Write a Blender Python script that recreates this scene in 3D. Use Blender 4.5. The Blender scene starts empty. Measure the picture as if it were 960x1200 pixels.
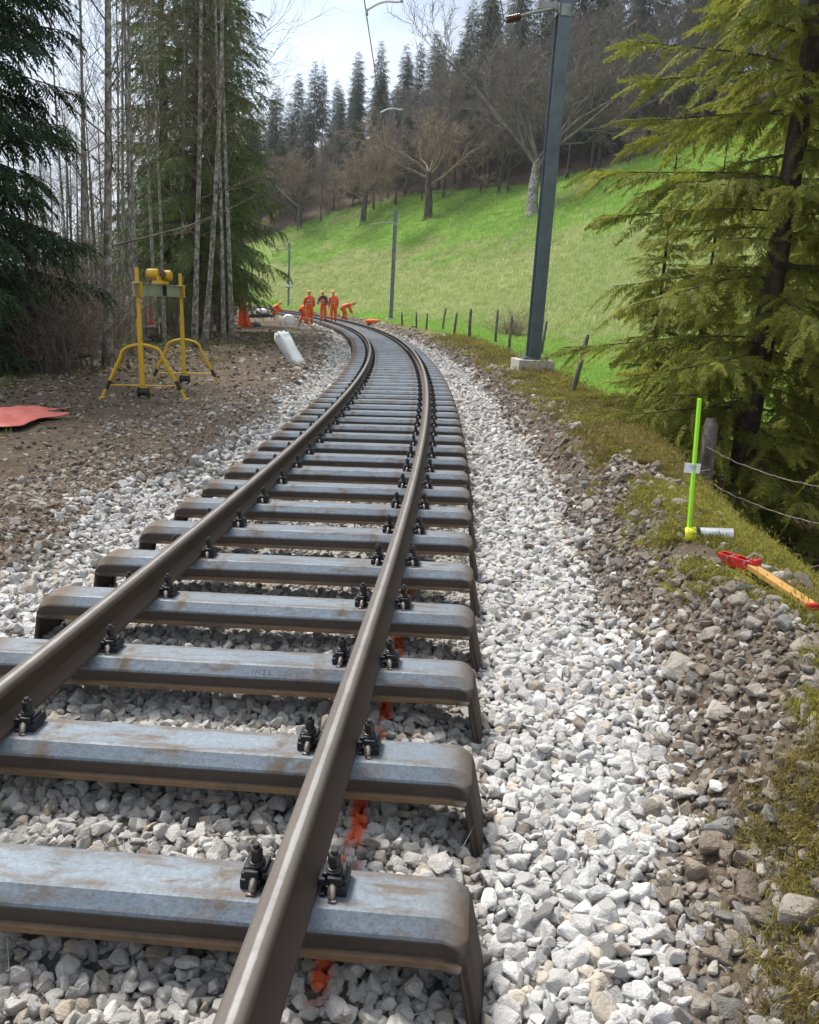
import bpy, bmesh, math, random
import numpy as np
from mathutils import Vector, Matrix, Euler
from math import sin, cos, pi, radians, tan, atan2, sqrt
S = bpy.context.scene
C = S.collection
# ------------------------------------------------------------------ camera, sky, sun, exposure
CAM_H, PITCH, ROLL, FPX = 1.300, radians(14.374), radians(1.247), 961.4
LEAN = 0.033                       # the track is canted: true vertical leans a little to the right of the track's own up
cam = bpy.data.cameras.new('camera'); camo = bpy.data.objects.new('camera', cam); C.objects.link(camo)
cam.sensor_fit = 'HORIZONTAL'; cam.sensor_width = 36; cam.lens = 36*FPX/960
cam.clip_start = .05; cam.clip_end = 3000
camo.matrix_world = Matrix.Translation((0, 0, CAM_H)) @ Matrix.Rotation(pi/2-PITCH, 4, 'X') @ Matrix.Rotation(ROLL, 4, 'Z')
S.camera = camo
SUN_EL, SUN_AZ = radians(60), radians(-42)      # azimuth from +Y towards +X
w = bpy.data.worlds.new('World'); S.world = w; w.use_nodes = True
nt = w.node_tree; N = nt.nodes; LK = nt.links
for n in list(N): N.remove(n)
wo = N.new('ShaderNodeOutputWorld'); bg = N.new('ShaderNodeBackground'); bg.inputs[1].default_value = .15
sky = N.new('ShaderNodeTexSky'); sky.sky_type = 'NISHITA'; sky.sun_disc = False
sky.sun_elevation = SUN_EL; sky.sun_rotation = SUN_AZ; sky.altitude = 700
tc = N.new('ShaderNodeTexCoord'); mp = N.new('ShaderNodeMapping'); mp.inputs['Scale'].default_value = (1, 1, 2.6)
mp.inputs['Location'].default_value = (.3, .15, .2)
n1 = N.new('ShaderNodeTexNoise'); n1.inputs['Scale'].default_value = 2.6; n1.inputs['Detail'].default_value = 9; n1.inputs['Roughness'].default_value = .58
n1.inputs['Distortion'].default_value = .35
r1 = N.new('ShaderNodeValToRGB'); r1.color_ramp.elements[0].position = .36; r1.color_ramp.elements[1].position = .60
r1.color_ramp.elements[0].color = (.72, .72, .72, 1); r1.color_ramp.elements[1].color = (1, 1, 1, 1)
n2 = N.new('ShaderNodeTexNoise'); n2.inputs['Scale'].default_value = 4.2; n2.inputs['Detail'].default_value = 8; n2.inputs['Roughness'].default_value = .55
r2 = N.new('ShaderNodeValToRGB'); r2.color_ramp.elements[0].position = .33; r2.color_ramp.elements[1].position = .68
r2.color_ramp.elements[0].color = (1.6, 1.78, 2.05, 1); r2.color_ramp.elements[1].color = (3.0, 3.12, 3.3, 1)
mx = N.new('ShaderNodeMix'); mx.data_type = 'RGBA'
LK.new(tc.outputs['Generated'], mp.inputs[0]); LK.new(mp.outputs[0], n1.inputs[0]); LK.new(mp.outputs[0], n2.inputs[0])
LK.new(n1.outputs[0], r1.inputs[0]); LK.new(n2.outputs[0], r2.inputs[0])
LK.new(r1.outputs[0], mx.inputs[0]); LK.new(sky.outputs[0], mx.inputs[6]); LK.new(r2.outputs[0], mx.inputs[7])
LK.new(mx.outputs[2], bg.inputs[0]); LK.new(bg.outputs[0], wo.inputs[0])
sl = bpy.data.lights.new('sun', 'SUN'); sl.energy = 2.3; sl.angle = radians(16); sl.color = (1, .955, .88)
so = bpy.data.objects.new('sun', sl); C.objects.link(so)
sd = Vector((sin(SUN_AZ)*cos(SUN_EL), cos(SUN_AZ)*cos(SUN_EL), sin(SUN_EL)))
so.rotation_euler = sd.to_track_quat('Z', 'Y').to_euler(); so.location = (0, 0, 50)
S.view_settings.view_transform = 'Standard'; S.view_settings.look = 'None'
S.view_settings.exposure = 1.34; S.view_settings.gamma = 1; S.view_settings.use_curve_mapping = False
S.cycles.use_denoising = True; S.cycles.max_bounces = 6; S.cycles.transparent_max_bounces = 6
S.cycles.caustics_reflective = False; S.cycles.caustics_refractive = False

# ------------------------------------------------------------------ numbers: noise, track line, terrain
rng = np.random.default_rng(7)
RR = random.Random(7)
def _hash(ix, iy, seed):
    h = (ix.astype(np.int64)*374761393 + iy.astype(np.int64)*668265263 + seed*974711) & 0x7fffffff
    h = ((h ^ (h >> 13))*1274126177) & 0x7fffffff
    return ((h ^ (h >> 16)) & 0xffff)/65535.
def vnoise(x, y, sc, seed=0):
    x = np.asarray(x, float)/sc; y = np.asarray(y, float)/sc
    ix = np.floor(x); iy = np.floor(y); fx = x-ix; fy = y-iy
    fx = fx*fx*(3-2*fx); fy = fy*fy*(3-2*fy); ix = ix.astype(np.int64); iy = iy.astype(np.int64)
    a = _hash(ix, iy, seed); b = _hash(ix+1, iy, seed); c = _hash(ix, iy+1, seed); d = _hash(ix+1, iy+1, seed)
    return (a*(1-fx)+b*fx)*(1-fy)+(c*(1-fx)+d*fx)*fy-.5
def fbm(x, y, sc, seed=0, o=4):
    return sum(vnoise(x, y, sc/2**i, seed+i*17)/1.7**i for i in range(o))
_ys = np.arange(-8, 700, .1)
_k = np.interp(_ys, [-5, 5, 12, 22, 35, 50, 62, 75, 110, 160], [-.00778, -.00774, -.00696, -.00604, -.00553, -.0056, -.0075, -.0085, -.0075, 0])
_i0 = int(round(3/.1))
_s1 = np.cumsum(_k)*.1; _s1 = _s1-_s1[_i0]+.13452
_xc = np.cumsum(_s1)*.1; _xc = _xc-_xc[_i0]-1.49094
def xc(y): return np.interp(y, _ys, _xc)
def sc_(y): return np.interp(y, _ys, _s1)
def grade(y): y = np.asarray(y, float); return .42*np.clip((y-38)/48, 0, 3)**2
def dist(x, y):
    """signed distance to the right of the track centre line, and the y of its foot point"""
    x = np.asarray(x, float); y = np.asarray(y, float); q = y.copy()
    for _ in range(6):
        s = sc_(q); q = np.clip(q+((x-xc(q))*s+(y-q))/(1+s*s)*.9, -7.9, 690)
    s = sc_(q); return (x-xc(q))*np.sqrt(1+s*s), q
def ss(a, b, v): t = np.clip((np.asarray(v, float)-a)/(b-a), 0, 1); return t*t*(3-2*t)
def terr(x, y):
    x = np.asarray(x, float); y = np.asarray(y, float)
    d, q = dist(x, y)
    near = 1-ss(14, 34, q)
    crest = .17*(1-ss(7, 13, q))+.07
    z = np.full(d.shape, -.208)
    z = z-.045*ss(.70, .93, np.abs(d))+.061*ss(1.05, 1.5, np.abs(d))
    z = z+.15*ss(1.40, 2.0, -d)                                           # left dirt platform
    z = z+(crest+.19)*ss(1.5, 2.0, d)                                  # right bank of old ballast
    low = -.25-.85*near
    z = z+(low-crest)*ss(1.95+.7*ss(5, 12, q), 4.0+.5*ss(6, 12, q), d)
    h = np.maximum(d-7, 0); h = .56*(np.sqrt(h*h+9)-3)+.12*np.maximum(q-88, 0)*ss(6, 10, d)
    h = np.where(h > 28, 28+(h-28)*.4, h)*(1-.8*ss(-22, -60, x))
    z = z+h+(-low-.1)*ss(7, 9, d)
    n = ss(1.5, 2.3, np.abs(d))
    z = z+n*(.10*fbm(x, y, 1.6, 3)+.035*fbm(x, y, .35, 9, 2))+ss(6, 14, d)*.28*fbm(x, y, 7, 21, 3)
    z = z+ss(5, 9, -d)*(.35*fbm(x, y, 5, 5))
    return z+grade(q)
# pixel ray of the photograph -> world (used to find where things stand on the ground)
_cp, _sp, _cr, _sr = cos(PITCH), sin(PITCH), cos(ROLL), sin(ROLL)
def ray(px, py):
    u = (px-480)/FPX; v = (py-600)/FPX
    uu = _cr*u+_sr*v; vv = -_sr*u+_cr*v
    return np.array([uu, _cp-vv*_sp, -(_sp+vv*_cp)])
def at(px, py, Y):
    r = ray(px, py); t = Y/r[1]; return Vector((r[0]*t, Y, CAM_H+r[2]*t))
_T = np.concatenate([np.arange(1, 60, .03), np.arange(60, 300, .2)])
def hit(px, py):
    r = ray(px, py); P = r[None]*_T[:, None]; z = terr(P[:, 0], P[:, 1]); k = np.argmax(CAM_H+P[:, 2] < z)
    if k == 0: k = len(_T)-1
    return Vector((P[k, 0], P[k, 1], z[k]))
def ground(x, y): return float(terr(np.array([x]), np.array([y]))[0])
def on(x, y, dz=0): return Vector((x, y, ground(x, y)+dz))
def frame(y):                                                            # along-track frame at foot y
    s = float(sc_(y)); L = sqrt(1+s*s); return Vector((float(xc(y)), y, float(grade(y)))), Vector((s/L, 1/L, 0)), Vector((1/L, -s/L, 0))
def off(y, d, z=0):
    p, t, r = frame(y); return p+r*d+Vector((0, 0, z))
def hdg(y): return atan2(-float(sc_(y)), 1)

# ------------------------------------------------------------------ materials
def newmat(name):
    m = bpy.data.materials.new(name); m.use_nodes = True; return m, m.node_tree, m.node_tree.nodes['Principled BSDF']
def nd(t, typ, **kw):
    n = t.nodes.new(typ)
    for k, v in kw.items():
        if k in n.inputs: n.inputs[k].default_value = v
        else: setattr(n, k, v)
    return n
def noise_(t, co, scale, detail=5, rough=.6, dist_=0, vec=None):
    n = nd(t, 'ShaderNodeTexNoise', Scale=scale, Detail=detail, Roughness=rough, Distortion=dist_)
    if vec:
        m = nd(t, 'ShaderNodeMapping', Scale=vec); t.links.new(co, m.inputs[0]); co = m.outputs[0]
    t.links.new(co, n.inputs[0]); return n.outputs[0]
def ramp_(t, fac, stops):
    r = nd(t, 'ShaderNodeValToRGB'); e = r.color_ramp.elements
    while len(e) < len(stops): e.new(.5)
    for k, (p, c) in enumerate(stops):
        e[k].position = p; e[k].color = (c, c, c, 1) if isinstance(c, (int, float)) else (*c, 1)
    t.links.new(fac, r.inputs[0]); return r.outputs[0]
def mix_(t, fac, a, b, mode='MIX'):
    m = nd(t, 'ShaderNodeMix', data_type='RGBA', blend_type=mode)
    for s, v in ((0, fac), (6, a), (7, b)):
        if isinstance(v, bpy.types.NodeSocket): t.links.new(v, m.inputs[s])
        elif s == 0: m.inputs[0].default_value = v
        else: m.inputs[s].default_value = (*v, 1) if len(v) == 3 else v
    return m.outputs[2]
def math_(t, op, a, b=None):
    m = nd(t, 'ShaderNodeMath', operation=op)
    for s, v in ((0, a), (1, b)):
        if v is None: continue
        if isinstance(v, bpy.types.NodeSocket): t.links.new(v, m.inputs[s])
        else: m.inputs[s].default_value = v
    return m.outputs[0]
def bump_(t, b, h, strength=.4, distance=.01):
    n = nd(t, 'ShaderNodeBump', Strength=strength, Distance=distance); t.links.new(h, n.inputs['Height']); t.links.new(n.outputs[0], b.inputs['Normal'])
def attr_(t, name, kind='GEOMETRY'):
    return nd(t, 'ShaderNodeAttribute', attribute_name=name, attribute_type=kind)
def simple(name, col, rough=.6, metal=0, var=.25, scale=8, dark=None, bump=.0, bscale=40, spec=.5):
    m, t, b = newmat(name); tc = nd(t, 'ShaderNodeTexCoord').outputs['Object']
    d = dark or tuple(c*(1-var) for c in col); l = tuple(min(1, c*(1+var*.6)) for c in col)
    n = noise_(t, tc, scale, 6, .65); t.links.new(ramp_(t, n, [(.3, d), (.5, col), (.72, l)]), b.inputs['Base Color'])
    b.inputs['Roughness'].default_value = rough; b.inputs['Metallic'].default_value = metal; b.inputs['Specular IOR Level'].default_value = spec
    if bump: bump_(t, b, noise_(t, tc, bscale, 6, .7), bump, .004)
    return m
def rusty(name, col, rust, amount=.55, scale=14, metal=.3, rough=.5, stretch=None):
    m, t, b = newmat(name); tc = nd(t, 'ShaderNodeTexCoord').outputs['Object']
    n = noise_(t, tc, scale, 8, .7, .3, stretch); f = ramp_(t, n, [(amount-.08, 0), (amount+.12, 1)])
    n3 = noise_(t, tc, scale*4, 5, .6); c = mix_(t, ramp_(t, n3, [(.3, .0), (.7, .5)]), col, tuple(x*.6 for x in col))
    r = mix_(t, n3, rust, tuple(x*.45 for x in rust))
    t.links.new(mix_(t, f, c, r), b.inputs['Base Color']); b.inputs['Metallic'].default_value = metal
    t.links.new(ramp_(t, f, [(0, rough), (1, .85)]), b.inputs['Roughness'])
    bump_(t, b, n3, .25, .002); return m
M = {}
def mk_sleeper():
    m, t, b = newmat('sleeper_steel'); co = nd(t, 'ShaderNodeTexCoord').outputs['Object']
    sx = nd(t, 'ShaderNodeSeparateXYZ'); t.links.new(co, sx.inputs[0])
    oi = nd(t, 'ShaderNodeObjectInfo').outputs['Random']
    cb = nd(t, 'ShaderNodeCombineXYZ'); t.links.new(math_(t, 'MULTIPLY', oi, 37.), cb.inputs[0]); t.links.new(math_(t, 'MULTIPLY', oi, 91.), cb.inputs[1])
    ad = nd(t, 'ShaderNodeVectorMath', operation='ADD'); t.links.new(co, ad.inputs[0]); t.links.new(cb.outputs[0], ad.inputs[1]); cv = ad.outputs[0]
    nA = noise_(t, cv, 5, 9, .72, .4, (1, 3.5, 2)); nB = noise_(t, cv, 60, 6, .7); nC = noise_(t, cv, 2.2, 4, .6)
    steel = mix_(t, ramp_(t, nC, [(.3, 0), (.7, 1)]), (.15, .19, .23), (.225, .27, .315))
    steel = mix_(t, ramp_(t, nB, [(.38, 0), (.68, .6)]), steel, (.095, .112, .13)); steel = mix_(t, ramp_(t, noise_(t, cv, 130, 4, .7), [(.55, 0), (.72, .6)]), steel, (.055, .05, .045))
    rust = mix_(t, nB, (.19, .14, .095), (.085, .063, .045))
    f = ramp_(t, nA, [(.50, 0), (.64, .85)])
    # a brown drip across the top beside each rail seat and along the ridge
    bx = math_(t, 'ABSOLUTE', math_(t, 'SUBTRACT', math_(t, 'ABSOLUTE', sx.outputs[0]), .36))
    st = math_(t, 'MULTIPLY', ramp_(t, bx, [(.012, 1), (.05, 0)]), ramp_(t, noise_(t, cv, 22, 6, .7), [(.38, 0), (.6, .9)]))
    ry = math_(t, 'ABSOLUTE', math_(t, 'ADD', math_(t, 'ABSOLUTE', sx.outputs[1]), -.050))
    st2 = math_(t, 'MULTIPLY', ramp_(t, ry, [(.003, .75), (.022, 0)]), ramp_(t, nA, [(.40, 0), (.55, 1)]))
    f = math_(t, 'MAXIMUM', f, math_(t, 'MAXIMUM', st, st2))
    ends = math_(t, 'MULTIPLY', ramp_(t, math_(t, 'ABSOLUTE', sx.outputs[0]), [(.80, 0), (.92, 1)]), ramp_(t, nA, [(.25, .55), (.55, .95)]))
    f = math_(t, 'MAXIMUM', f, ends)
    c = mix_(t, f, steel, rust)
    low = ramp_(t, sx.outputs[2], [(0, 0), (1, 0)])
    zz = math_(t, 'MULTIPLY', sx.outputs[2], -1.)
    side = ramp_(t, zz, [(.039, 0), (.044, 1)])                       # brown rolled web below the bluish shoulder, colour darkened for lack of skylight
    c = mix_(t, side, c, mix_(t, nB, (.040, .032, .027), (.075, .056, .042)))
    lip = math_(t, 'MULTIPLY', ramp_(t, zz, [(.0795, 0), (.082, 1), (.106, 1), (.109, 0)]), ramp_(t, nA, [(.36, .15), (.56, 1)]))
    lip = math_(t, 'MULTIPLY', lip, ramp_(t, math_(t, 'ABSOLUTE', sx.outputs[0]), [(.86, 1), (.90, .0)]))
    c = mix_(t, lip, c, mix_(t, nB, (.24, .135, .05), (.12, .085, .055)))
    t.links.new(c, b.inputs['Base Color'])
    b.inputs['Metallic'].default_value = .25
    t.links.new(ramp_(t, f, [(0, .56), (1, .85)]), b.inputs['Roughness'])
    bump_(t, b, math_(t, 'ADD', nB, nA), .4, .004); return m
M['sleeper'] = mk_sleeper()
def mk_rail():
    m, t, b = newmat('rail_steel'); co = nd(t, 'ShaderNodeTexCoord').outputs['Object']; a = attr_(t, 'prof').outputs['Fac']
    nA = noise_(t, co, 9, 8, .7, .3); nB = noise_(t, co, 70, 5, .65)
    head = mix_(t, nA, (.075, .062, .052), (.135, .118, .102)); head = mix_(t, ramp_(t, nB, [(.5, 0), (.75, .6)]), head, (.13, .10, .075))
    web = mix_(t, nA, (.040, .027, .020), (.085, .056, .040))
    c = mix_(t, ramp_(t, math_(t, 'ADD', a, math_(t, 'MULTIPLY', math_(t, 'SUBTRACT', nB, .5), .25)), [(.42, 0), (.55, 1)]), web, head)
    band = ramp_(t, math_(t, 'ADD', a, math_(t, 'MULTIPLY', math_(t, 'SUBTRACT', nA, .5), .22)), [(.90, 0), (1.0, .9)])
    c = mix_(t, band, c, (.29, .285, .28)); t.links.new(c, b.inputs['Base Color'])
    t.links.new(ramp_(t, band, [(0, .05), (1, .45)]), b.inputs['Metallic']); t.links.new(ramp_(t, band, [(0, .70), (1, .50)]), b.inputs['Roughness'])
    bump_(t, b, nB, .12, .002); return m
M['rail'] = mk_rail()
M['clip'] = simple('black_cast_iron', (.022, .024, .028), .45, .3, .4, 30, bump=.3, bscale=120)
M['bolt'] = simple('dark_bolt_steel', (.05, .048, .047), .38, .6, .4, 40, bump=.2, bscale=150)
M['bright'] = simple('worn_bright_steel', (.42, .36, .31), .35, .8, .35, 60)
M['ruststeel'] = rusty('rust_steel', (.10, .07, .05), (.25, .11, .04))
def paint_line(t, c):
    yy = np.linspace(0, 7, 40); cf = np.polyfit(yy, xc(yy)+.600*np.sqrt(1+sc_(yy)**2), 3)
    pos = nd(t, 'ShaderNodeNewGeometry').outputs['Position']; sx = nd(t, 'ShaderNodeSeparateXYZ'); t.links.new(pos, sx.inputs[0]); y = sx.outputs[1]
    e = math_(t, 'ADD', math_(t, 'MULTIPLY', y, float(cf[0])), float(cf[1])); e = math_(t, 'ADD', math_(t, 'MULTIPLY', e, y), float(cf[2])); e = math_(t, 'ADD', math_(t, 'MULTIPLY', e, y), float(cf[3]))
    n = noise_(t, pos, 9, 4, .6); d = math_(t, 'ABSOLUTE', math_(t, 'ADD', math_(t, 'SUBTRACT', sx.outputs[0], e), math_(t, 'MULTIPLY', math_(t, 'SUBTRACT', n, .5), .06)))
    n2 = noise_(t, pos, 60, 5, .7); band = ramp_(t, math_(t, 'ADD', d, math_(t, 'MULTIPLY', math_(t, 'SUBTRACT', n2, .5), .03)), [(.016, .9), (.030, 0)])
    gap = ramp_(t, noise_(t, pos, 3.2, 2, .5), [(.36, 0), (.44, 1)]); end = ramp_(t, math_(t, 'MULTIPLY', y, .1), [(.46, 1), (.56, 0)])
    return mix_(t, math_(t, 'MULTIPLY', math_(t, 'MULTIPLY', band, gap), end), c, (.90, .13, .02))
def mk_stone(name, spots, spotcol, rough=.9):
    m, t, b = newmat(name); co = nd(t, 'ShaderNodeTexCoord').outputs['Object']; tint = attr_(t, 'tint', 'INSTANCER').outputs['Color']
    rnd = nd(t, 'ShaderNodeObjectInfo').outputs['Random']
    n = noise_(t, co, 2.2, 6, .68, .4); n2_ = noise_(t, co, 9, 5, .7)
    c = mix_(t, ramp_(t, n, [(.32, .75), (.62, 0)]), tint, mix_(t, 1., tint, spotcol, 'MULTIPLY'))
    c = mix_(t, ramp_(t, n2_, [(.55, 0), (.78, spots)]), c, tuple(x*.35 for x in spotcol))
    if name == 'crushed_limestone': c = paint_line(t, c)
    t.links.new(c, b.inputs['Base Color']); b.inputs['Roughness'].default_value = rough; b.inputs['Specular IOR Level'].default_value = .25
    bump_(t, b, math_(t, 'ADD', n, n2_), .5, .12); return m
M['stone'] = mk_stone('crushed_limestone', .22, (.74, .70, .65))
M['oldstone'] = mk_stone('weathered_stone', .5, (.62, .56, .5))
def mk_ground():
    m, t, b = newmat('ground_soil'); co = nd(t, 'ShaderNodeTexCoord').outputs['Object']
    A = attr_(t, 'zone'); sp = nd(t, 'ShaderNodeSeparateColor'); t.links.new(A.outputs['Color'], sp.inputs[0])
    A2 = attr_(t, 'zone_b'); sp2 = nd(t, 'ShaderNodeSeparateColor'); t.links.new(A2.outputs['Color'], sp2.inputs[0])
    nS = noise_(t, co, 30, 7, .72); nM = noise_(t, co, 5, 7, .68, .3); nL = noise_(t, co, .5, 6, .62)
    soil = ramp_(t, nS, [(.28, (.065, .048, .034)), (.5, (.15, .115, .083)), (.72, (.27, .22, .17))])
    soil = mix_(t, ramp_(t, nM, [(.35, .55), (.65, 0)]), soil, (.065, .05, .036))
    grey = ramp_(t, nS, [(.3, (.06, .055, .05)), (.55, (.15, .142, .13)), (.75, (.30, .29, .27))])  # dark tones put the shade of deep gaps between stones into the ground colour
    lush = mix_(t, ramp_(t, nS, [(.3, 0), (.7, 1)]), (.10, .19, .025), (.20, .32, .055))
    lush = mix_(t, ramp_(t, nL, [(.35, 0), (.7, .6)]), lush, (.15, .20, .06))
    nD = noise_(t, co, 9, 8, .75, .2, (1, .7, 1))
    dry = ramp_(t, nD, [(.28, (.075, .11, .028)), (.46, (.16, .195, .06)), (.6, (.27, .275, .12)), (.76, (.40, .37, .21))])
    moss = ramp_(t, nS, [(.3, (.05, .045, .015)), (.5, (.15, .145, .028)), (.7, (.26, .23, .06))])
    litter = ramp_(t, nS, [(.3, (.03, .022, .015)), (.5, (.09, .066, .045)), (.75, (.20, .155, .11))])
    def jit(s, k=.5): return ramp_(t, math_(t, 'ADD', s, math_(t, 'MULTIPLY', math_(t, 'SUBTRACT', nM, .5), k)), [(.40, 0), (.60, 1)])
    c = mix_(t, jit(sp.outputs[2], .4), soil, grey)
    c = mix_(t, jit(sp2.outputs[1]), c, litter)
    c = mix_(t, jit(sp2.outputs[0], .9), c, moss)
    c = mix_(t, jit(sp.outputs[0], .8), c, lush)
    c = mix_(t, jit(sp.outputs[1], .9), c, dry)
    t.links.new(c, b.inputs['Base Color']); b.inputs['Roughness'].default_value = .95; b.inputs['Specular IOR Level'].default_value = .15
    bump_(t, b, math_(t, 'ADD', nS, math_(t, 'MULTIPLY', nM, 2.)), .8, .03); return m
M['ground'] = mk_ground()
def foliage(name, a, b_, c_, trans=.25, rough=.6):
    m, t, b = newmat(name); tv = attr_(t, 'tv').outputs['Fac']; out = t.nodes['Material Output']
    oi = nd(t, 'ShaderNodeObjectInfo').outputs['Random']
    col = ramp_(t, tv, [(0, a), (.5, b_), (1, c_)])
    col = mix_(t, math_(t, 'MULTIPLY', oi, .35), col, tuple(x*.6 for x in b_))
    t.links.new(col, b.inputs['Base Color']); b.inputs['Roughness'].default_value = rough; b.inputs['Specular IOR Level'].default_value = .3
    tr = nd(t, 'ShaderNodeBsdfTranslucent'); t.links.new(col, tr.inputs[0]); ms = nd(t, 'ShaderNodeMixShader', Fac=trans)
    t.links.new(b.outputs[0], ms.inputs[1]); t.links.new(tr.outputs[0], ms.inputs[2]); t.links.new(ms.outputs[0], out.inputs[0]); return m
M['needle_light'] = foliage('spruce_needles_olive', (.10, .13, .026), (.28, .31, .05), (.56, .54, .10), .5)
M['needle_dark'] = foliage('spruce_needles_dark', (.012, .026, .010), (.026, .056, .018), (.06, .11, .024), .22)
M['needle_mid'] = foliage('spruce_needles_mid', (.05, .08, .02), (.12, .175, .042), (.21, .27, .065), .35)
M['needle_far'] = foliage('far_conifer_needles', (.034, .050, .034), (.064, .088, .055), (.10, .13, .07), .25)  # lightened and greyed: the air haze of distance is put into the colour
def mk_grass(name):
    m, t, b = newmat(name); out = t.nodes['Material Output']; tint = attr_(t, 'tint', 'INSTANCER').outputs['Color']; tv = attr_(t, 'tv').outputs['Fac']
    col = mix_(t, ramp_(t, tv, [(0, .18), (1, 0)]), tint, (.30, .25, .12))
    t.links.new(col, b.inputs['Base Color']); b.inputs['Roughness'].default_value = .7; b.inputs['Specular IOR Level'].default_value = .2
    tr = nd(t, 'ShaderNodeBsdfTranslucent'); t.links.new(col, tr.inputs[0]); ms = nd(t, 'ShaderNodeMixShader', Fac=.35)
    t.links.new(b.outputs[0], ms.inputs[1]); t.links.new(tr.outputs[0], ms.inputs[2]); t.links.new(ms.outputs[0], out.inputs[0]); return m
M['blade'] = mk_grass('grass_blades')
def mk_bark(name, a, b_, c_, sc=6, stretch=(1, 1, .35)):
    m, t, b = newmat(name); co = nd(t, 'ShaderNodeTexCoord').outputs['Object']; n = noise_(t, co, sc, 8, .72, .3, stretch); n2_ = noise_(t, co, sc*6, 5, .7)
    c = ramp_(t, n, [(.36, a), (.49, b_), (.60, c_)]); c = mix_(t, ramp_(t, n2_, [(.4, .5), (.6, 0)]), c, a)
    t.links.new(c, b.inputs['Base Color']); b.inputs['Roughness'].default_value = .92; b.inputs['Specular IOR Level'].default_value = .15
    bump_(t, b, math_(t, 'ADD', n, n2_), .7, .03); return m
M['bark_spruce'] = mk_bark('spruce_bark', (.035, .026, .02), (.085, .066, .052), (.15, .125, .10))
M['bark_pale'] = mk_bark('pale_lichen_bark', (.09, .08, .065), (.30, .28, .245), (.66, .64, .59), 9, (1, 1, .7))
M['bark_grey'] = mk_bark('grey_brown_bark', (.05, .042, .034), (.10, .086, .07), (.19, .17, .145), 5)
M['twig'] = mk_bark('bare_twigs', (.10, .082, .064), (.18, .15, .12), (.27, .23, .19), 3)
M['twig_warm'] = mk_bark('warm_bare_twigs', (.16, .125, .09), (.28, .22, .16), (.40, .32, .24), 3)
M['twig_dark'] = mk_bark('dark_bare_twigs', (.115, .105, .09), (.195, .178, .155), (.28, .26, .225), 3)
M['oldwood'] = mk_bark('weathered_post_wood', (.08, .068, .055), (.19, .165, .14), (.34, .31, .27), 9)
M['mast'] = simple('galvanised_blue_grey_steel', (.155, .19, .22), .42, .55, .28, 3.5, bump=.08, bscale=30)
M['galv'] = simple('dull_galvanised_steel', (.33, .34, .335), .5, .5, .35, 9)
M['concrete'] = simple('pale_concrete', (.50, .47, .42), .9, 0, .28, 9, bump=.4, bscale=45)
M['yellow'] = rusty('chipped_yellow_paint', (.62, .37, .012), (.24, .12, .04), .66, 9, .0, .45)
M['black'] = simple('black_rubber', (.018, .018, .018), .6, 0, .3)
M['red'] = simple('red_paint', (.50, .022, .018), .45, 0, .35, 22)
M['tarp'] = simple('faded_red_tarpaulin', (.52, .12, .09), .55, 0, .28, 6, bump=.3, bscale=18)
M['bag'] = simple('white_woven_plastic', (.70, .71, .73), .45, 0, .12, 9, bump=.25, bscale=25)
M['orange'] = simple('hi_vis_orange_cloth', (.80, .125, .015), .7, 0, .3, 12, bump=.3, bscale=30)
M['vestgrey'] = simple('reflective_grey_band', (.55, .55, .52), .4, 0, .2)
M['darkcloth'] = simple('dark_grey_cloth', (.05, .05, .065), .8, 0, .3)
M['skin'] = simple('skin', (.42, .24, .17), .55, 0, .12)
M['helmet'] = simple('orange_yellow_helmet', (.80, .30, .03), .35, 0, .1)
M['boot'] = simple('dark_work_boots', (.03, .025, .022), .7, 0, .3)
M['neon'] = simple('neon_green_paint', (.30, .72, .02), .45, 0, .14, 14)
M['tag'] = simple('white_paper_tag', (.72, .75, .76), .5, 0, .06)
M['ink'] = simple('grey_blue_print', (.25, .30, .40), .6, 0, .2)
M['can'] = simple('brushed_tin', (.52, .53, .54), .38, .45, .08, 22)
M['capyellow'] = simple('yellow_green_plastic', (.72, .74, .02), .4, 0, .1)
M['batten'] = simple('yellowed_planed_wood', (.42, .235, .065), .6, 0, .25, 14, bump=.2, bscale=50)
M['white'] = simple('white_enamel', (.72, .73, .73), .4, 0, .1)
M['insul'] = simple('brown_glazed_porcelain', (.10, .05, .035), .2, 0, .2)
M['wire'] = simple('dark_grey_wire', (.12, .115, .11), .5, .5, .2)
M['fwire'] = rusty('rusty_fence_wire', (.28, .27, .26), (.22, .13, .08), .5, 60, .4)
M['leaf'] = mk_stone('dead_leaves', .3, (.7, .6, .5))
M['mosstuft'] = M['blade']

# ------------------------------------------------------------------ mesh helpers
def mesh_np(name, V, F, mats, mi=None, attrs=None, smooth=False):
    """V (n,3) array, F (m,k) array of one face size"""
    V = np.asarray(V, np.float32); F = np.asarray(F, np.int32); me = bpy.data.meshes.new(name); m, k = F.shape
    me.vertices.add(len(V)); me.vertices.foreach_set('co', V.ravel()); me.loops.add(m*k); me.loops.foreach_set('vertex_index', F.ravel())
    me.polygons.add(m); me.polygons.foreach_set('loop_start', np.arange(0, m*k, k, dtype=np.int32)); me.polygons.foreach_set('loop_total', np.full(m, k, np.int32))
    for x in mats: me.materials.append(x)
    if mi is not None: me.polygons.foreach_set('material_index', np.asarray(mi, np.int32))
    if smooth: me.polygons.foreach_set('use_smooth', np.ones(m, bool))
    for an, (ty, arr) in (attrs or {}).items():
        a = me.attributes.new(an, ty, 'POINT'); arr = np.asarray(arr, np.float32)
        a.data.foreach_set('value' if ty == 'FLOAT' else ('color' if ty == 'FLOAT_COLOR' else 'vector'), arr.ravel())
    me.update(calc_edges=True); return me
def link(name, me, parent=None, loc=None):
    o = bpy.data.objects.new(name, me); C.objects.link(o)
    if parent is not None: o.parent = parent
    if loc is not None: o.location = loc
    return o
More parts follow.
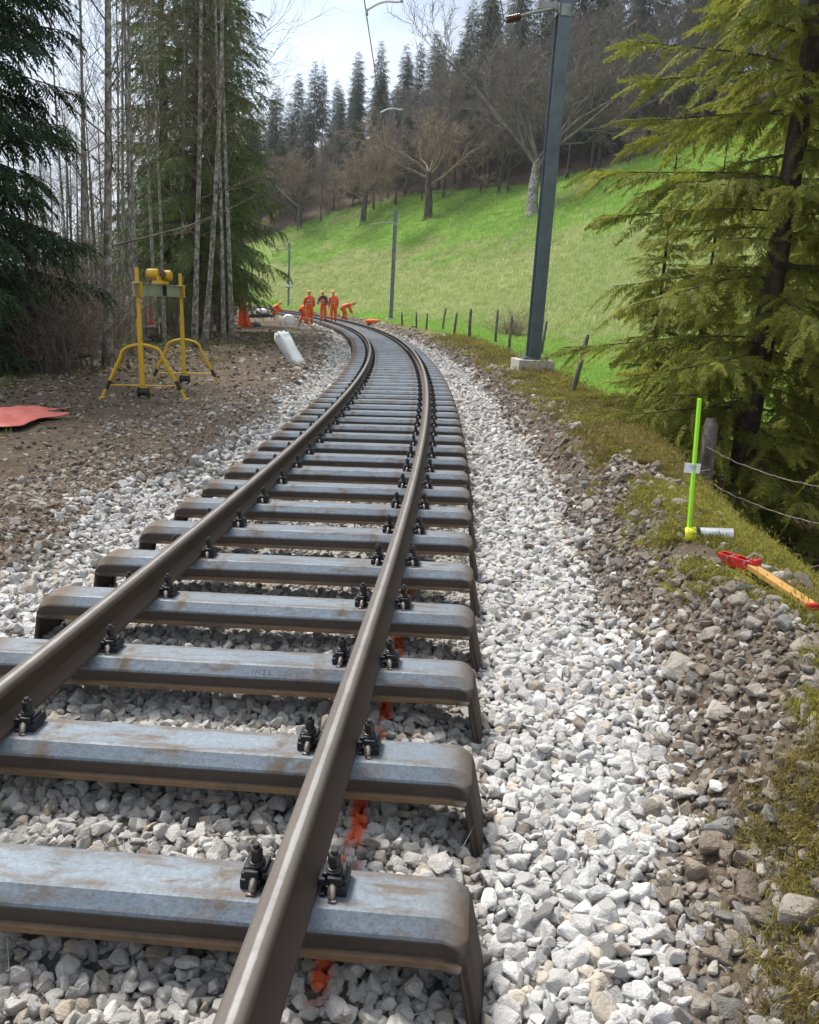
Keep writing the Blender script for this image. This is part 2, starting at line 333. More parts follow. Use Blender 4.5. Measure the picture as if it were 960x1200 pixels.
def tag(o, label, cat, group=None, kind=None):
    if label: o['label'] = label
    if cat: o['category'] = cat
    if group: o['group'] = group
    if kind: o['kind'] = kind
    return o
def thing(name, loc, label, cat, rz=0, group=None, lean=False):
    o = bpy.data.objects.new(name, None); C.objects.link(o); o.location = loc; o.empty_display_size = .1
    o.rotation_euler = (0, LEAN if lean else 0, rz) if not lean else (Matrix.Rotation(LEAN, 3, 'Y') @ Matrix.Rotation(rz, 3, 'Z')).to_euler()
    return tag(o, label, cat, group)
class MB:
    def __init__(s): s.v = []; s.f = []; s.m = []
    def add(s, vs, fs, mat=0, X=None):
        b = len(s.v)
        for v in vs:
            v = Vector(v); s.v.append(tuple(X @ v) if X is not None else tuple(v))
        for f in fs: s.f.append(tuple(i+b for i in f)); s.m.append(mat)
        return s
    def box(s, c, size, mat=0, X=None, R=None):
        hx, hy, hz = size[0]/2, size[1]/2, size[2]/2; vs = []
        for dx in (-hx, hx):
            for dy in (-hy, hy):
                for dz in (-hz, hz):
                    v = Vector((dx, dy, dz)); v = R @ v if R is not None else v; vs.append(v+Vector(c))
        return s.add(vs, [(0, 1, 3, 2), (4, 6, 7, 5), (0, 4, 5, 1), (2, 3, 7, 6), (0, 2, 6, 4), (1, 5, 7, 3)], mat, X)
    def tube(s, pts, rad, n=8, mat=0, caps=True):
        pts = [Vector(p) for p in pts]; k = len(pts); rad = rad if hasattr(rad, '__len__') else [rad]*k; vs = []; fs = []
        t0 = (pts[1]-pts[0]).normalized(); u = t0.orthogonal().normalized()
        for i in range(k):
            t = (pts[min(i+1, k-1)]-pts[max(i-1, 0)]).normalized(); u = (u-t*u.dot(t))
            u = u.normalized() if u.length > 1e-6 else t.orthogonal().normalized(); wv = t.cross(u)
            for j in range(n):
                a = 2*pi*j/n; vs.append(pts[i]+(u*cos(a)+wv*sin(a))*rad[i])
        for i in range(k-1):
            for j in range(n): fs.append((i*n+j, i*n+(j+1) % n, (i+1)*n+(j+1) % n, (i+1)*n+j))
        if caps: fs.append(tuple(range(n-1, -1, -1))); fs.append(tuple((k-1)*n+j for j in range(n)))
        return s.add(vs, fs, mat)
    def lathe(s, prof, n=16, mat=0, X=None, ph=0):
        vs = []; fs = []
        for (r, z) in prof:
            for j in range(n): vs.append((r*cos(2*pi*j/n+ph), r*sin(2*pi*j/n+ph), z))
        k = len(prof)
        for i in range(k-1):
            for j in range(n): fs.append((i*n+j, i*n+(j+1) % n, (i+1)*n+(j+1) % n, (i+1)*n+j))
        fs.append(tuple(range(n-1, -1, -1))); fs.append(tuple((k-1)*n+j for j in range(n)))
        return s.add(vs, fs, mat, X)
    def mesh(s, name, mats, smooth=False):
        me = bpy.data.meshes.new(name); me.from_pydata(s.v, [], s.f)
        for x in (mats if isinstance(mats, (list, tuple)) else [mats]): me.materials.append(x)
        me.polygons.foreach_set('material_index', s.m)
        if smooth: me.polygons.foreach_set('use_smooth', np.ones(len(s.f), bool))
        me.update(); return me
    def build(s, name, mats, parent=None, smooth=False, bevel=0, loc=None, angle=40):
        o = link(name, s.mesh(name, mats, smooth), parent, loc)
        if bevel:
            b = o.modifiers.new('edge', 'BEVEL'); b.width = bevel; b.segments = 2; b.limit_method = 'ANGLE'; b.angle_limit = radians(30)
        if smooth: smooth_edges(o.data, angle)
        return o
def smooth_edges(me, angle=40):
    bm = bmesh.new(); bm.from_mesh(me)
    for e in bm.edges:
        e.smooth = not (len(e.link_faces) == 2 and e.calc_face_angle(0) > radians(angle))
    bm.to_mesh(me); bm.free()
def copy_tree(o, parent=None):
    c = o.copy(); C.objects.link(c)
    if parent is not None: c.parent = parent
    for ch in [x for x in C.objects if x.parent == o]: copy_tree(ch, c)
    return c
# scattered stuff: one object, geometry nodes put mesh variants on its points
def gn_tree(coll):
    g = bpy.data.node_groups.new('scatter', 'GeometryNodeTree')
    g.interface.new_socket('Geometry', in_out='INPUT', socket_type='NodeSocketGeometry'); g.interface.new_socket('Geometry', in_out='OUTPUT', socket_type='NodeSocketGeometry')
    n = g.nodes; L = g.links; i = n.new('NodeGroupInput'); o = n.new('NodeGroupOutput')
    ci = n.new('GeometryNodeCollectionInfo'); ci.inputs['Collection'].default_value = coll; ci.inputs['Separate Children'].default_value = True; ci.inputs['Reset Children'].default_value = True
    ip = n.new('GeometryNodeInstanceOnPoints'); ip.inputs['Pick Instance'].default_value = True
    def na(name, ty): a = n.new('GeometryNodeInputNamedAttribute'); a.data_type = ty; a.inputs[0].default_value = name; return a.outputs[0]
    er = n.new('FunctionNodeEulerToRotation'); L.new(na('rot', 'FLOAT_VECTOR'), er.inputs[0])
    L.new(i.outputs[0], ip.inputs['Points']); L.new(ci.outputs[0], ip.inputs['Instance']); L.new(na('idx', 'INT'), ip.inputs['Instance Index'])
    L.new(er.outputs[0], ip.inputs['Rotation']); L.new(na('scl', 'FLOAT_VECTOR'), ip.inputs['Scale']); L.new(ip.outputs[0], o.inputs[0]); return g
def scatter(name, P, rot, scl, tint, coll, label, cat, nvar):
    P = np.asarray(P, np.float32); n = len(P); me = bpy.data.meshes.new(name); me.vertices.add(n); me.vertices.foreach_set('co', P.ravel())
    for an, ty, arr in (('rot', 'FLOAT_VECTOR', rot), ('scl', 'FLOAT_VECTOR', scl), ('tint', 'FLOAT_COLOR', np.c_[tint, np.ones(n)])):
        a = me.attributes.new(an, ty, 'POINT'); a.data.foreach_set('color' if ty == 'FLOAT_COLOR' else 'vector', np.asarray(arr, np.float32).ravel())
    a = me.attributes.new('idx', 'INT', 'POINT'); a.data.foreach_set('value', rng.integers(0, nvar, n).astype(np.int32))
    me.update(); o = link(name, me); md = o.modifiers.new('scatter', 'NODES'); md.node_group = gn_tree(coll)
    return tag(o, label, cat, kind='stuff')
def variants(name, meshes):
    c = bpy.data.collections.new(name)
    for k, me in enumerate(meshes): c.objects.link(bpy.data.objects.new('%s_%02d' % (name, k), me))
    return c

# ------------------------------------------------------------------ ground sheet
def zones(X, Y, Z, d, q):
    nz = fbm(X, Y, 3., 40); n6 = fbm(X, Y, 9., 44); n2 = fbm(X, Y, 1.3, 47)
    ballast = ss(-1.75, -1.5, d)*(1-ss(1.42, 1.58, d))
    meadow = ss(3.6, 5.2, d-.3*(q < 12))*np.maximum(ss(11, 16, q), ss(7, 10, d))
    top = ss(.34, .66, (Z-grade(q))/13+.40*n6+.18*n2+.16*ss(60, 110, q)); strip = ss(3.2, 4.2, d)*(1-ss(6.5, 9.5, d+2.*nz))*ss(10, 16, q)
    g = np.clip(top+strip, 0, 1); lush = meadow*g; dry = meadow*(1-g)*.85
    dry = np.maximum(dry, ss(.12, .42, n6+.25*n2)*meadow*.75*(1-strip))
    forest = edge_side(X, Y)*(d > 2); lush = lush*(1-forest); dry = dry*(1-forest)
    gl = ss(3.8, 6, -d)*ss(.0, .3, nz)*ss(3, 8, q)*(1-ss(30, 45, q))*.62; lush = np.maximum(lush, gl*(d < 0))
    lush = np.maximum(lush, ss(.35, .6, np.exp(-((d+3.3)**2)/.8-((q-33)**2)/60)+.3*nz)*.45)
    moss = ss(1.85, 2.3, d+.4*nz)*(1-ss(3.6, 5, d))
    litter = np.maximum(ss(4.2, 6.5, -d+.8*nz), np.maximum(forest, ss(3.0, 3.8, d)*(1-meadow)))
    litter = np.maximum(litter, ss(2.6, 3.4, d)*(1-ss(10, 17, q))*.8)
    return lush, dry, ballast, moss, litter, forest
def build_ground():
    ax = np.concatenate([np.arange(-400, -22, 9), np.arange(-22, -6, .3), np.arange(-6, 5, .07), np.arange(5, 16, .25), np.arange(16, 60, .8), np.arange(60, 500, 9)])
    ay = np.concatenate([np.arange(-5, 10, .07), np.arange(10, 30, .16), np.arange(30, 70, .4), np.arange(70, 160, 1.), np.arange(160, 700, 12)])
    X, Y = np.meshgrid(ax, ay); X = X.ravel(); Y = Y.ravel(); Z = terr(X, Y); d, q = dist(X, Y); nx = len(ax); ny = len(ay)
    i = np.arange(nx-1)[None]+nx*np.arange(ny-1)[:, None]; F = np.stack([i, i+1, i+nx+1, i+nx], -1).reshape(-1, 4)
    lush, dry, ballast, moss, litter, forest = zones(X, Y, Z, d, q)
    me = mesh_np('ground', np.c_[X, Y, Z], F, [M['ground']], None, {'zone': ('FLOAT_COLOR', np.c_[lush, dry, ballast, np.ones_like(X)]),
        'zone_b': ('FLOAT_COLOR', np.c_[moss, litter, forest, np.ones_like(X)])}, True)
    o = link('ground', me); o['kind'] = 'structure'; o['label'] = 'sloping ground of soil, moss and grass under the track, wood and meadow'; o['category'] = 'ground'
EDGE = [(90, 30), (46, 52), (33, 71), (26, 84), (15, 104), (0, 124), (-12, 131), (-26, 133), (-60, 126), (-140, 110)]
_ex = np.array([e[0] for e in EDGE][::-1], float); _ey = np.array([e[1] for e in EDGE][::-1], float)
def edge_y(x): return np.interp(x, _ex, _ey)
def edge_side(x, y): return ss(-1.5, 1.5, np.asarray(y)-edge_y(x))
build_ground()

# ------------------------------------------------------------------ crushed stone
def stone_mesh(k, mat, flat=1.):
    r = random.Random(100+k); bm = bmesh.new(); e = Vector((1, r.uniform(.68, .95), r.uniform(.5, .8)*flat))
    for _ in range(r.randint(11, 17)):
        v = Vector((r.gauss(0, 1), r.gauss(0, 1), r.gauss(0, 1))).normalized(); v = Vector([max(-.8, min(.8, c)) for c in v])*r.uniform(.85, 1.1)
        bm.verts.new((v.x*e.x*.5, v.y*e.y*.5, v.z*e.z*.5))
    g = bmesh.ops.convex_hull(bm, input=bm.verts)
    for v in [x for x in bm.verts if not x.link_faces]: bm.verts.remove(v)
    bmesh.ops.dissolve_limit(bm, angle_limit=radians(14), verts=bm.verts[:], edges=bm.edges[:])
    bmesh.ops.bevel(bm, geom=bm.edges[:], offset=.035, segments=1, affect='EDGES', profile=.6)
    me = bpy.data.meshes.new('stone'); bm.to_mesh(me); bm.free(); me.materials.append(mat); return me
stones = variants('stone_shape', [stone_mesh(k, M['stone']) for k in range(26)])
oldstones = variants('old_stone_shape', [stone_mesh(60+k, M['oldstone'], .85) for k in range(22)])
def jgrid(y0, y1, d0, d1, sp, jit=.45):
    """jittered points in track coordinates (d across, y along)"""
    nd_ = int((d1-d0)/sp)+1; ny = int((y1-y0)/sp)+1
    D, Yq = np.meshgrid(d0+np.arange(nd_)*sp, y0+np.arange(ny)*sp); D = D+(np.arange(ny)[:, None] % 2)*sp*.5
    D = D.ravel()+rng.uniform(-jit, jit, D.size)*sp; Yq = Yq.ravel()+rng.uniform(-jit, jit, Yq.size)*sp
    s = sc_(Yq); L = np.sqrt(1+s*s); return D, Yq, xc(Yq)+D/L, Yq-D*s/L
CLEAR = []                                                            # (a, b, r): segments things lie along, kept free of big stones
def clear_of(X, Y, s, grow=.0):
    ok = np.ones(len(X), bool)
    for a, c, r in CLEAR:
        ax, ay = c[0]-a[0], c[1]-a[1]; t = np.clip(((X-a[0])*ax+(Y-a[1])*ay)/(ax*ax+ay*ay), 0, 1); dd = np.hypot(X-a[0]-t*ax, Y-a[1]-t*ay); ok &= dd > r+s*.5+grow
    return ok
for pa, pb, r_ in (((801, 640), (850, 657), .03), ((860, 664), (951, 722), .035)): CLEAR.append((hit(*pa), hit(*pb), r_))
def pile(bands, keep, size, zoff, tintf):
    P = []; Rr = []; Sc = []; T = []
    for (y0, y1, d0, d1, sp, sz, dz) in bands:
        D, Q, X, Y = jgrid(y0, y1, d0, d1, sp); k = keep(D, Q, X, Y); D, Q, X, Y = D[k], Q[k], X[k], Y[k]; n = len(X)
        s = size(D, Q, sz, n); ko = clear_of(X, Y, s)|(s < .02); D, Q, X, Y, s = D[ko], Q[ko], X[ko], Y[ko], s[ko]; n = len(X); z = terr(X, Y)+zoff(D, Q)+dz*s+rng.normal(0, .10, n)*s
        P.append(np.c_[X, Y, z]); Rr.append(np.c_[rng.normal(0, .55, n), rng.normal(0, .55, n), rng.uniform(0, 6.28, n)])
        Sc.append(s[:, None]*rng.uniform(.8, 1.2, (n, 3))); T.append(tintf(D, Q, X, Y, n))
    return np.concatenate(P), np.concatenate(Rr), np.concatenate(Sc), np.concatenate(T)
def edge_n(Q, X, Y, seed): return .22*fbm(Q*1., D0(Q), .9, seed)
def D0(Q): return np.zeros_like(Q)
ORANGE = np.array([.95, .13, .01])
def white_tint(D, Q, X, Y, n):
    b = rng.normal(1, .17, n)[:, None]; base = np.array([.625, .62, .61])*b
    mid = (np.abs(D) < .98)[:, None]; base = np.where(mid, base*np.array([.86, .845, .82]), base)  # stones between the sleepers: greyer stone, and partly shade put into the tint
    warm = (rng.random(n) < .10)[:, None]; base = np.where(warm, base*np.array([.93, .84, .72]), base)
    dk = (rng.random(n) < .025)[:, None]; base = np.where(dk, base*.45, base)
    far = ss(14, 30, Q)[:, None]; base = base*(1-.12*far)
    return np.clip(base, .02, .9)
def keep_white(D, Q, X, Y):
    e = fbm(Q, Q*0+3, .8, 5)*.22+rng.normal(0, .05, len(D)); e2 = fbm(Q, Q*0+9, .9, 15)*.32+rng.normal(0, .12, len(D))
    return (D < 1.60-.10*(1-ss(1.2, 3.2, Q))+e) & (D > -1.5+e2)
WB = [(-2, 5, -1.9, 1.95, .031, .048, -.1), (-2, 6, -1.9, 1.95, .036, .056, .05), (-2, 6, -1.9, 1.95, .048, .060, .20), (6, 14, -2, 2, .047, .066, 0), (6, 14, -2, 2, .07, .072, .25),
      (14, 30, -2, 2, .08, .105, 0), (30, 84, -2, 2, .16, .18, -.05)]
P, R_, S_, T_ = pile(WB, keep_white, lambda D, Q, sz, n: sz*np.clip(rng.lognormal(0, .25, n), .55, 1.6)*np.where(np.abs(D) < 1, .92, 1.06), lambda D, Q: 0, white_tint)
scatter('white_ballast', P, R_, S_, T_, stones, 'fresh pale crushed stone ballast around and between the sleepers', 'ballast', 26)
# older brown ballast on both shoulders
def old_tint(D, Q, X, Y, n):
    pal = np.array([[.27, .23, .185], [.36, .325, .28], [.205, .175, .145], [.22, .215, .20], [.46, .43, .385], [.29, .24, .19], [.54, .52, .48]])
    c = pal[rng.choice(7, n, p=[.24, .2, .17, .14, .11, .1, .04])]*rng.normal(1, .12, n)[:, None]; return np.clip(c, .03, .7)
def mossmask(X, Y, d, q):
    lo = .21+.30*(1-ss(1.3, 3.2, q))-.08*ss(8, 12, q); n_ = fbm(X, Y, .42, 61)+.5*fbm(X, Y, 1.4, 62)
    return ss(1.95, 2.45, d+lo)*(1-ss(3.3, 4.2, d))*ss(-.13, .07, n_+.25*ss(1.9, 2.5, d))
def keep_oldR(D, Q, X, Y):
    e = fbm(Q, Q*0+3, .8, 5)*.22; w_ = ss(1.38+.09*ss(1.2, 3.2, Q), 1.56+.09*ss(1.2, 3.2, Q), D-e)*(1-.86*ss(2.15, 2.75, D+.9*fbm(X, Y, .7, 31)))*(1-ss(3., 3.6, D))*(1-.8*mossmask(X, Y, D, Q))
    return rng.random(len(D)) < w_*1.1
def old_size(D, Q, sz, n): return sz*np.clip(rng.lognormal(0, .42, n), .4, 2.9)
OB = [(-1.5, 6, 1.3, 3.2, .024, .037, .0), (-1.5, 6, 1.3, 3.2, .042, .047, .2), (-1.5, 6, 1.5, 3.4, .19, .075, .1), (6, 14, 1.3, 3.3, .046, .055, 0), (14, 30, 1.3, 3.4, .08, .085, 0), (30, 70, 1.3, 3.2, .2, .18, -.1)]
P, R_, S_, T_ = pile(OB, keep_oldR, old_size, lambda D, Q: 0, old_tint)
scatter('old_ballast', P, R_, S_, T_, oldstones, 'brown weathered stones on the bank right of the track', 'ballast', 22)
def keep_oldL(D, Q, X, Y):
    w_ = ss(1.3, 1.7, -D)*(.98-.92*ss(1.95, 2.9, -D+.9*fbm(X, Y, .9, 51)))*(1-.8*ss(4.2, 6., -D))
    return rng.random(len(D)) < w_
LB = [(1, 7, -6.5, -1.2, .034, .038, -.05), (1, 7, -6.5, -1.2, .075, .048, .1), (7, 14, -6.5, -1.2, .050, .045, 0), (14, 30, -6.5, -1.2, .11, .095, 0), (30, 60, -6, -1.2, .25, .19, -.1)]
def old_tintL(D, Q, X, Y, n):
    c = old_tint(D, Q, X, Y, n)*np.array([1., .95, .9]); wh = (rng.random(n) < .10+.25*np.exp(-((D+1.7)/.3)**2))[:, None]
    return np.where(wh, np.array([.5, .485, .46])*rng.normal(1, .12, (n, 1)), c)
P, R_, S_, T_ = pile(LB, keep_oldL, old_size, lambda D, Q: 0, old_tintL)
scatter('brown_gravel', P, R_, S_, T_, oldstones, 'brown stony rubble strewn on the dirt strip left of the track', 'gravel', 22)

# ------------------------------------------------------------------ track: sleepers, fastenings, rails
def sleeper_mesh():
    """pressed trough section swept along the length and bent down into a spade at both ends"""
    half = [(0, 0), (.058, 0), (.066, -.003), (.093, -.034), (.096, -.041), (.097, -.078), (.108, -.084), (.111, -.096)]
    prof = [(-y, z) for y, z in half[::-1]]+half[1:]
    path = []                                                       # (x, z, tilt) for right half
    for x in np.linspace(0, .862, 10): path.append((x, 0, 0))
    for a in np.linspace(0, radians(79), 9)[1:]: path.append((.862+.075*sin(a), -.075*(1-cos(a)), a))
    x1, z1, a1 = path[-1]
    for L in (.06, .12, .185): path.append((x1+L*cos(a1), z1-L*sin(a1), a1))
    full = [(-x-.075, z, -a) for x, z, a in path[::-1]]+path[1:]                # the inner end reaches a little farther out
    bm = bmesh.new(); rows = []
    for x, z, a in full:
        e = max(0, abs(a)-.2); fl = 1+.20*min(1, e)                # the spade flares a little, its lips turn in
        rows.append([bm.verts.new((x+pz*sin(a)*.24, py*fl, z+pz*cos(a))) for py, pz in prof])
    for i in range(len(rows)-1):
        for j in range(len(prof)-1): bm.faces.new((rows[i][j], rows[i+1][j], rows[i+1][j+1], rows[i][j+1]))
    bm.normal_update()
    if sum(f.normal.z for f in bm.faces) < 0: bmesh.ops.reverse_faces(bm, faces=bm.faces[:])
    bmesh.ops.solidify(bm, geom=bm.faces[:], thickness=.009)
    bm.normal_update()
    for f in bm.faces: f.smooth = True
    me = bpy.data.meshes.new('sleeper'); bm.to_mesh(me); bm.free(); me.materials.append(M['sleeper'])
    bm = bmesh.new(); bm.from_mesh(me)
    for e in bm.edges:
        v = (e.verts[0].co-e.verts[1].co); along = abs(v.y) < .35*v.length; e.smooth = not (len(e.link_faces) == 2 and e.calc_face_angle(0) > radians(9 if along else 45))
    bm.to_mesh(me); bm.free(); return me
SLEEPER = sleeper_mesh()
def clip_meshes():
    c = MB()
    # cast clamp: foot block, raised body and nose reaching over the rail foot (rail lies towards -x)
    c.box((.010, 0, .012), (.056, .062, .024)); c.box((.000, .008, .034), (.062, .046, .022)); c.box((-.030, .004, .028), (.022, .054, .016))
    c.box((.006, -.026, .036), (.040, .012, .020)); c.box((.028, .012, .020), (.018, .070, .030)); c.box((-.026, -.020, .004), (.016, .030, .010))
    cl = c.mesh('rail_clip', [M['clip'], M['bright']])
    b = MB(); b.lathe([(.021, .045), (.0225, .047), (.0225, .050), (.019, .052)], 16, 0); b.lathe([(.0205, .0525), (.0205, .056), (.018, .057)], 16, 0)
    b.lathe([(.0165, .057), (.0175, .060), (.0175, .082), (.0155, .086)], 6, 0); b.lathe([(.0095, .0861), (.0095, .0935), (.008, .095)], 10, 0)
    bo = b.mesh('bolt', [M['bolt']])
    s = MB(); s.tube([(0, -.012, .024), (0, -.030, .022), (0, -.040, .012), (0, -.037, .002)], [.011, .0115, .011, .010], 10, 0)
    s.box((.004, -.047, .0025), (.022, .010, .005), 0)
    sp = s.mesh('spring_pin', [M['bright']], True)
    return cl, bo, sp
CLIP, BOLT, PIN = clip_meshes()
def clip_part(parent, x, flip):
    c = link('rail_clip', CLIP, parent, (x, 0, 0)); c.rotation_euler = (0, 0, 0); c.scale = (-.86 if flip else .86, 1, 1.06)
    md = c.modifiers.new('edge', 'BEVEL'); md.width = .0035; md.segments = 2; md.limit_method = 'ANGLE'
    return c
ORD = ['nearest', 'second', 'third', 'fourth', 'fifth', 'sixth', 'seventh', 'eighth', 'ninth', 'tenth', 'eleventh', 'twelfth', 'thirteenth', 'fourteenth', 'fifteenth', 'sixteenth',
       'seventeenth', 'eighteenth', 'nineteenth', 'twentieth']
EXTRA = {0: 'brown stains across its top and rusty lower edge', 1: 'a yellow scrape beside the left rail', 2: 'faint embossed lettering on its front shoulder', 3: 'its left end open over pale stones'}
GS = 'steel sleepers of the curving track'
yq = 1.655; idx = 0; GR = .053                                       # rail centre sits .53 m from the track axis
RAILD = .53
while yq < 84:
    p, t, r = frame(yq); a = hdg(yq)
    o = link('steel_sleeper', SLEEPER); o.location = p; o.rotation_euler = (0, 0, a+RR.uniform(-.008, .008))
    if idx < 20: lab = '%s steel trough sleeper from the near end of the track' % ORD[idx]+(', with '+EXTRA[idx] if idx in EXTRA else '')
    else: lab = 'bluish steel sleeper in the close-packed distant stretch of the curving track'
    if idx in (0, 1, 2, 3): lab = '%s steel sleeper from the near end, %s' % (ORD[idx], EXTRA[idx])
    tag(o, lab, 'sleeper', GS)
    for sx in (-1, 1):
        for s2 in (-1, 1):
            c = clip_part(o, sx*RAILD+s2*.090, s2 < 0)
            if idx < 34: link('bolt', BOLT, c); 
            if idx < 20: link('spring_pin', PIN, c)
    if idx == 2: third = o
    p1, t1, _ = frame(yq); yq += .597*t1.y; idx += 1
# sleepers under the photographer's feet, just out of the picture's lower edge
for k, yb in enumerate((1.06, .465)):
    p, t, r = frame(yb); o = link('steel_sleeper', SLEEPER); o.location = p; o.rotation_euler = (0, 0, hdg(yb))
    tag(o, 'steel sleeper at the bottom edge, in front of the nearest whole one', 'sleeper', GS)
    for sx in (-1, 1):
        for s2 in (-1, 1):
            c = clip_part(o, sx*RAILD+s2*.090, s2 < 0); link('bolt', BOLT, c); link('spring_pin', PIN, c)
fc = bpy.data.curves.new('embossed_marking', 'FONT'); fc.body = 'IN25. SBI 32'; fc.size = .030; fc.extrude = .0005; fc.space_character = 1.25; fc.materials.append(M['sleeper'])
fo_ = bpy.data.objects.new('embossed_marking', fc); C.objects.link(fo_); fo = link('embossed_marking', bpy.data.meshes.new_from_object(fo_)); bpy.data.objects.remove(fo_); fo.name = 'embossed_marking';  fo.parent = third; fo.location = (.12, -.088, -.0277); fo.rotation_euler = (radians(49), 0, 0)
def rail_mesh(dside):
    half = [(.0, .1302, 1), (.009, .130, 1), (.018, .1285, .78), (.0245, .1240, .62), (.0275, .117, .55), (.0275, .101, .42), (.023, .095, .1), (.0075, .086, 0), (.0060, .060, 0), (.0075, .030, 0), (.018, .020, 0), (.0545, .0105, 0), (.0555, .008, 0), (.0555, .0, 0)]
    prof = [(-a, b, c) for a, b, c in half[::-1]]+half[1:]
    run = .007                                                        # the shiny running band sits a little off centre
    ys = np.concatenate([np.arange(-2.5, 30, .25), np.arange(30, 95, .5)]); V = []; A = []
    for y in ys:
        p, t, r = frame(y)
        for u, z, c in prof: V.append(p+r*(dside+u)+Vector((0, 0, z+.005))); A.append(c if u > -.002 else min(c, .80 if c > .7 else c))
    k = len(prof); n = len(ys); F = [(i*k+j, (i+1)*k+j, (i+1)*k+(j+1) % k, i*k+(j+1) % k) for i in range(n-1) for j in range(k)]
    me = mesh_np('rail', np.array(V), np.array(F), [M['rail']], None, {'prof': ('FLOAT', A)}, True)
    bm = bmesh.new(); bm.from_mesh(me); bm.faces.new([bm.verts[j] for j in range(k)] if False else [v for v in list(bm.verts)[:k]]); bmesh.ops.recalc_face_normals(bm, faces=bm.faces[:]); bm.to_mesh(me); bm.free()
    smooth_edges(me, 35); return me
tag(link('rail', rail_mesh(RAILD)), 'right-hand steel rail with shiny running band, nearer to the white ballast path', 'rail', 'rails of the curving track')
tag(link('rail', rail_mesh(-RAILD)), 'left-hand brown steel rail, nearer to the dirt strip and the yellow frame', 'rail', 'rails of the curving track')

# ------------------------------------------------------------------ trees
def spray_mesh(seed, L, n, tw, needles, nlen=.016, droop=.25):
    """a flat conifer spray along +x: side twigs, each a row of needles (near trees) or one tapered blade (far trees)"""
    r = np.random.default_rng(seed); V = []; F = []; T = []
    def tri(a, b, c, t): k = len(V); V.extend((a, b, c)); F.append((k, k+1, k+2)); T.extend((t, t, t))
    def twig(p, dr, ln, t0):
        side = np.cross(dr, (0, 0, 1.)); side /= np.linalg.norm(side)+1e-9; up = np.cross(side, dr)
        if needles < 0:
            wv = ln*.055+.0028; mid = p+dr*ln*.45; e = p+dr*ln-np.array([0, 0, ln*.18]); k = len(V); tt = r.uniform(-.15, .2); rl = r.uniform(-.5, .5); sv = side*cos(rl)+up*sin(rl)
            V.extend((p, mid+sv*wv, e, mid-sv*wv)); T.extend((t0*.6+tt, t0+tt, t0+.3+tt, t0+tt)); F.append((k, k+1, k+2)); F.append((k, k+2, k+3))
            for i in range(4):
                for s in (-1, 1):
                    q = p+(e-p)*(i+.3+r.random()*.6)/4.6; nv = dr*.75+(side*cos(rl)+up*sin(rl)+up*r.uniform(-.4, .4))*s*.75; tri(q-dr*.004, q+dr*.004, q+nv*nlen, t0+tt+.1)
        elif needles:
            m = max(3, int(ln/needles)); tri(p-side*.0012, p+side*.0012, p+dr*ln, t0*.5)
            for i in range(m):
                for s in (-1, 1):
                    q = p+dr*ln*(i+r.random())/m; a = r.uniform(.7, 1.1); ph = r.uniform(-.7, .9); nl = nlen*r.uniform(.7, 1.15)*(1-.35*i/m)
                    nv = dr*cos(a)+(side*s*cos(ph)+up*sin(ph))*sin(a); tri(q-dr*.0022, q+dr*.0022, q+nv*nl, t0+r.uniform(-.15, .2)+.3*i/m)
        else:
            wv = ln*.095+.004; mid = p+dr*ln*.4; e = p+dr*ln; e = e-np.array([0, 0, ln*.12]); k = len(V); tt = r.uniform(-.15, .2)
            rl = r.uniform(-.6, .6); sv = side*cos(rl)+up*sin(rl)
            V.extend((p, mid+sv*wv, e, mid-sv*wv)); T.extend((t0*.6+tt, t0+tt, t0+.25+tt, t0+tt)); F.append((k, k+1, k+2)); F.append((k, k+2, k+3))
    for i in range(n):
        f = (i+.4)/n; x = L*f; z = -droop*L*f*f
        ln = tw*(1-.78*f)*min(1, .45+2.2*f)
        for s in (-1, 1):
            a = radians(58-18*f)+r.normal(0, .12); d = np.array([cos(a), s*sin(a), -.22+r.normal(0, .16)]); d /= np.linalg.norm(d)
            twig(np.array([x+r.uniform(-.3, .3)*L/n, 0, z]), d, ln*r.uniform(.65, 1.2), .25+.4*f)
    d = np.array([1., 0, -2*droop]); d /= np.linalg.norm(d)
    for i in range(max(2, n//3)):
        f = i/max(2, n//3); twig(np.array([L*f, 0, -droop*L*f*f]), np.array([1., 0, -2*droop*f])/sqrt(1+(2*droop*f)**2), L/max(2, n//3)*1.15, .2+.4*f)
    return np.array(V), np.array(F), np.clip(np.array(T), 0, 1)
def spray_frames(pos, dirs, roll):
    X = dirs/np.linalg.norm(dirs, axis=1)[:, None]; Y = np.cross(np.array([0, 0, 1.])[None], X); Y /= np.linalg.norm(Y, axis=1)[:, None]+1e-9; Z = np.cross(X, Y)
    c, s = np.cos(roll)[:, None], np.sin(roll)[:, None]; Y, Z = Y*c+Z*s, Z*c-Y*s
    return np.stack([X, Y, Z], -1)
def place_sprays(sprays, pos, dirs, scl, roll, tv, pick):
    Vs = []; Fs = []; Ts = []; b = 0; R = spray_frames(pos, dirs, roll)*scl[:, None, None]
    for k, (V, F, T) in enumerate(sprays):
        m = np.where(pick == k)[0]
        if not len(m): continue
        W = np.einsum('nij,vj->nvi', R[m], V)+pos[m][:, None]; nv = len(V)
        Vs.append(W.reshape(-1, 3)); Fs.append((F[None]+(np.arange(len(m))*nv)[:, None, None]+b).reshape(-1, 3)); Ts.append((T[None]*.55+tv[m][:, None]).ravel()); b += len(m)*nv
    return np.concatenate(Vs), np.concatenate(Fs), np.clip(np.concatenate(Ts), 0, 1)
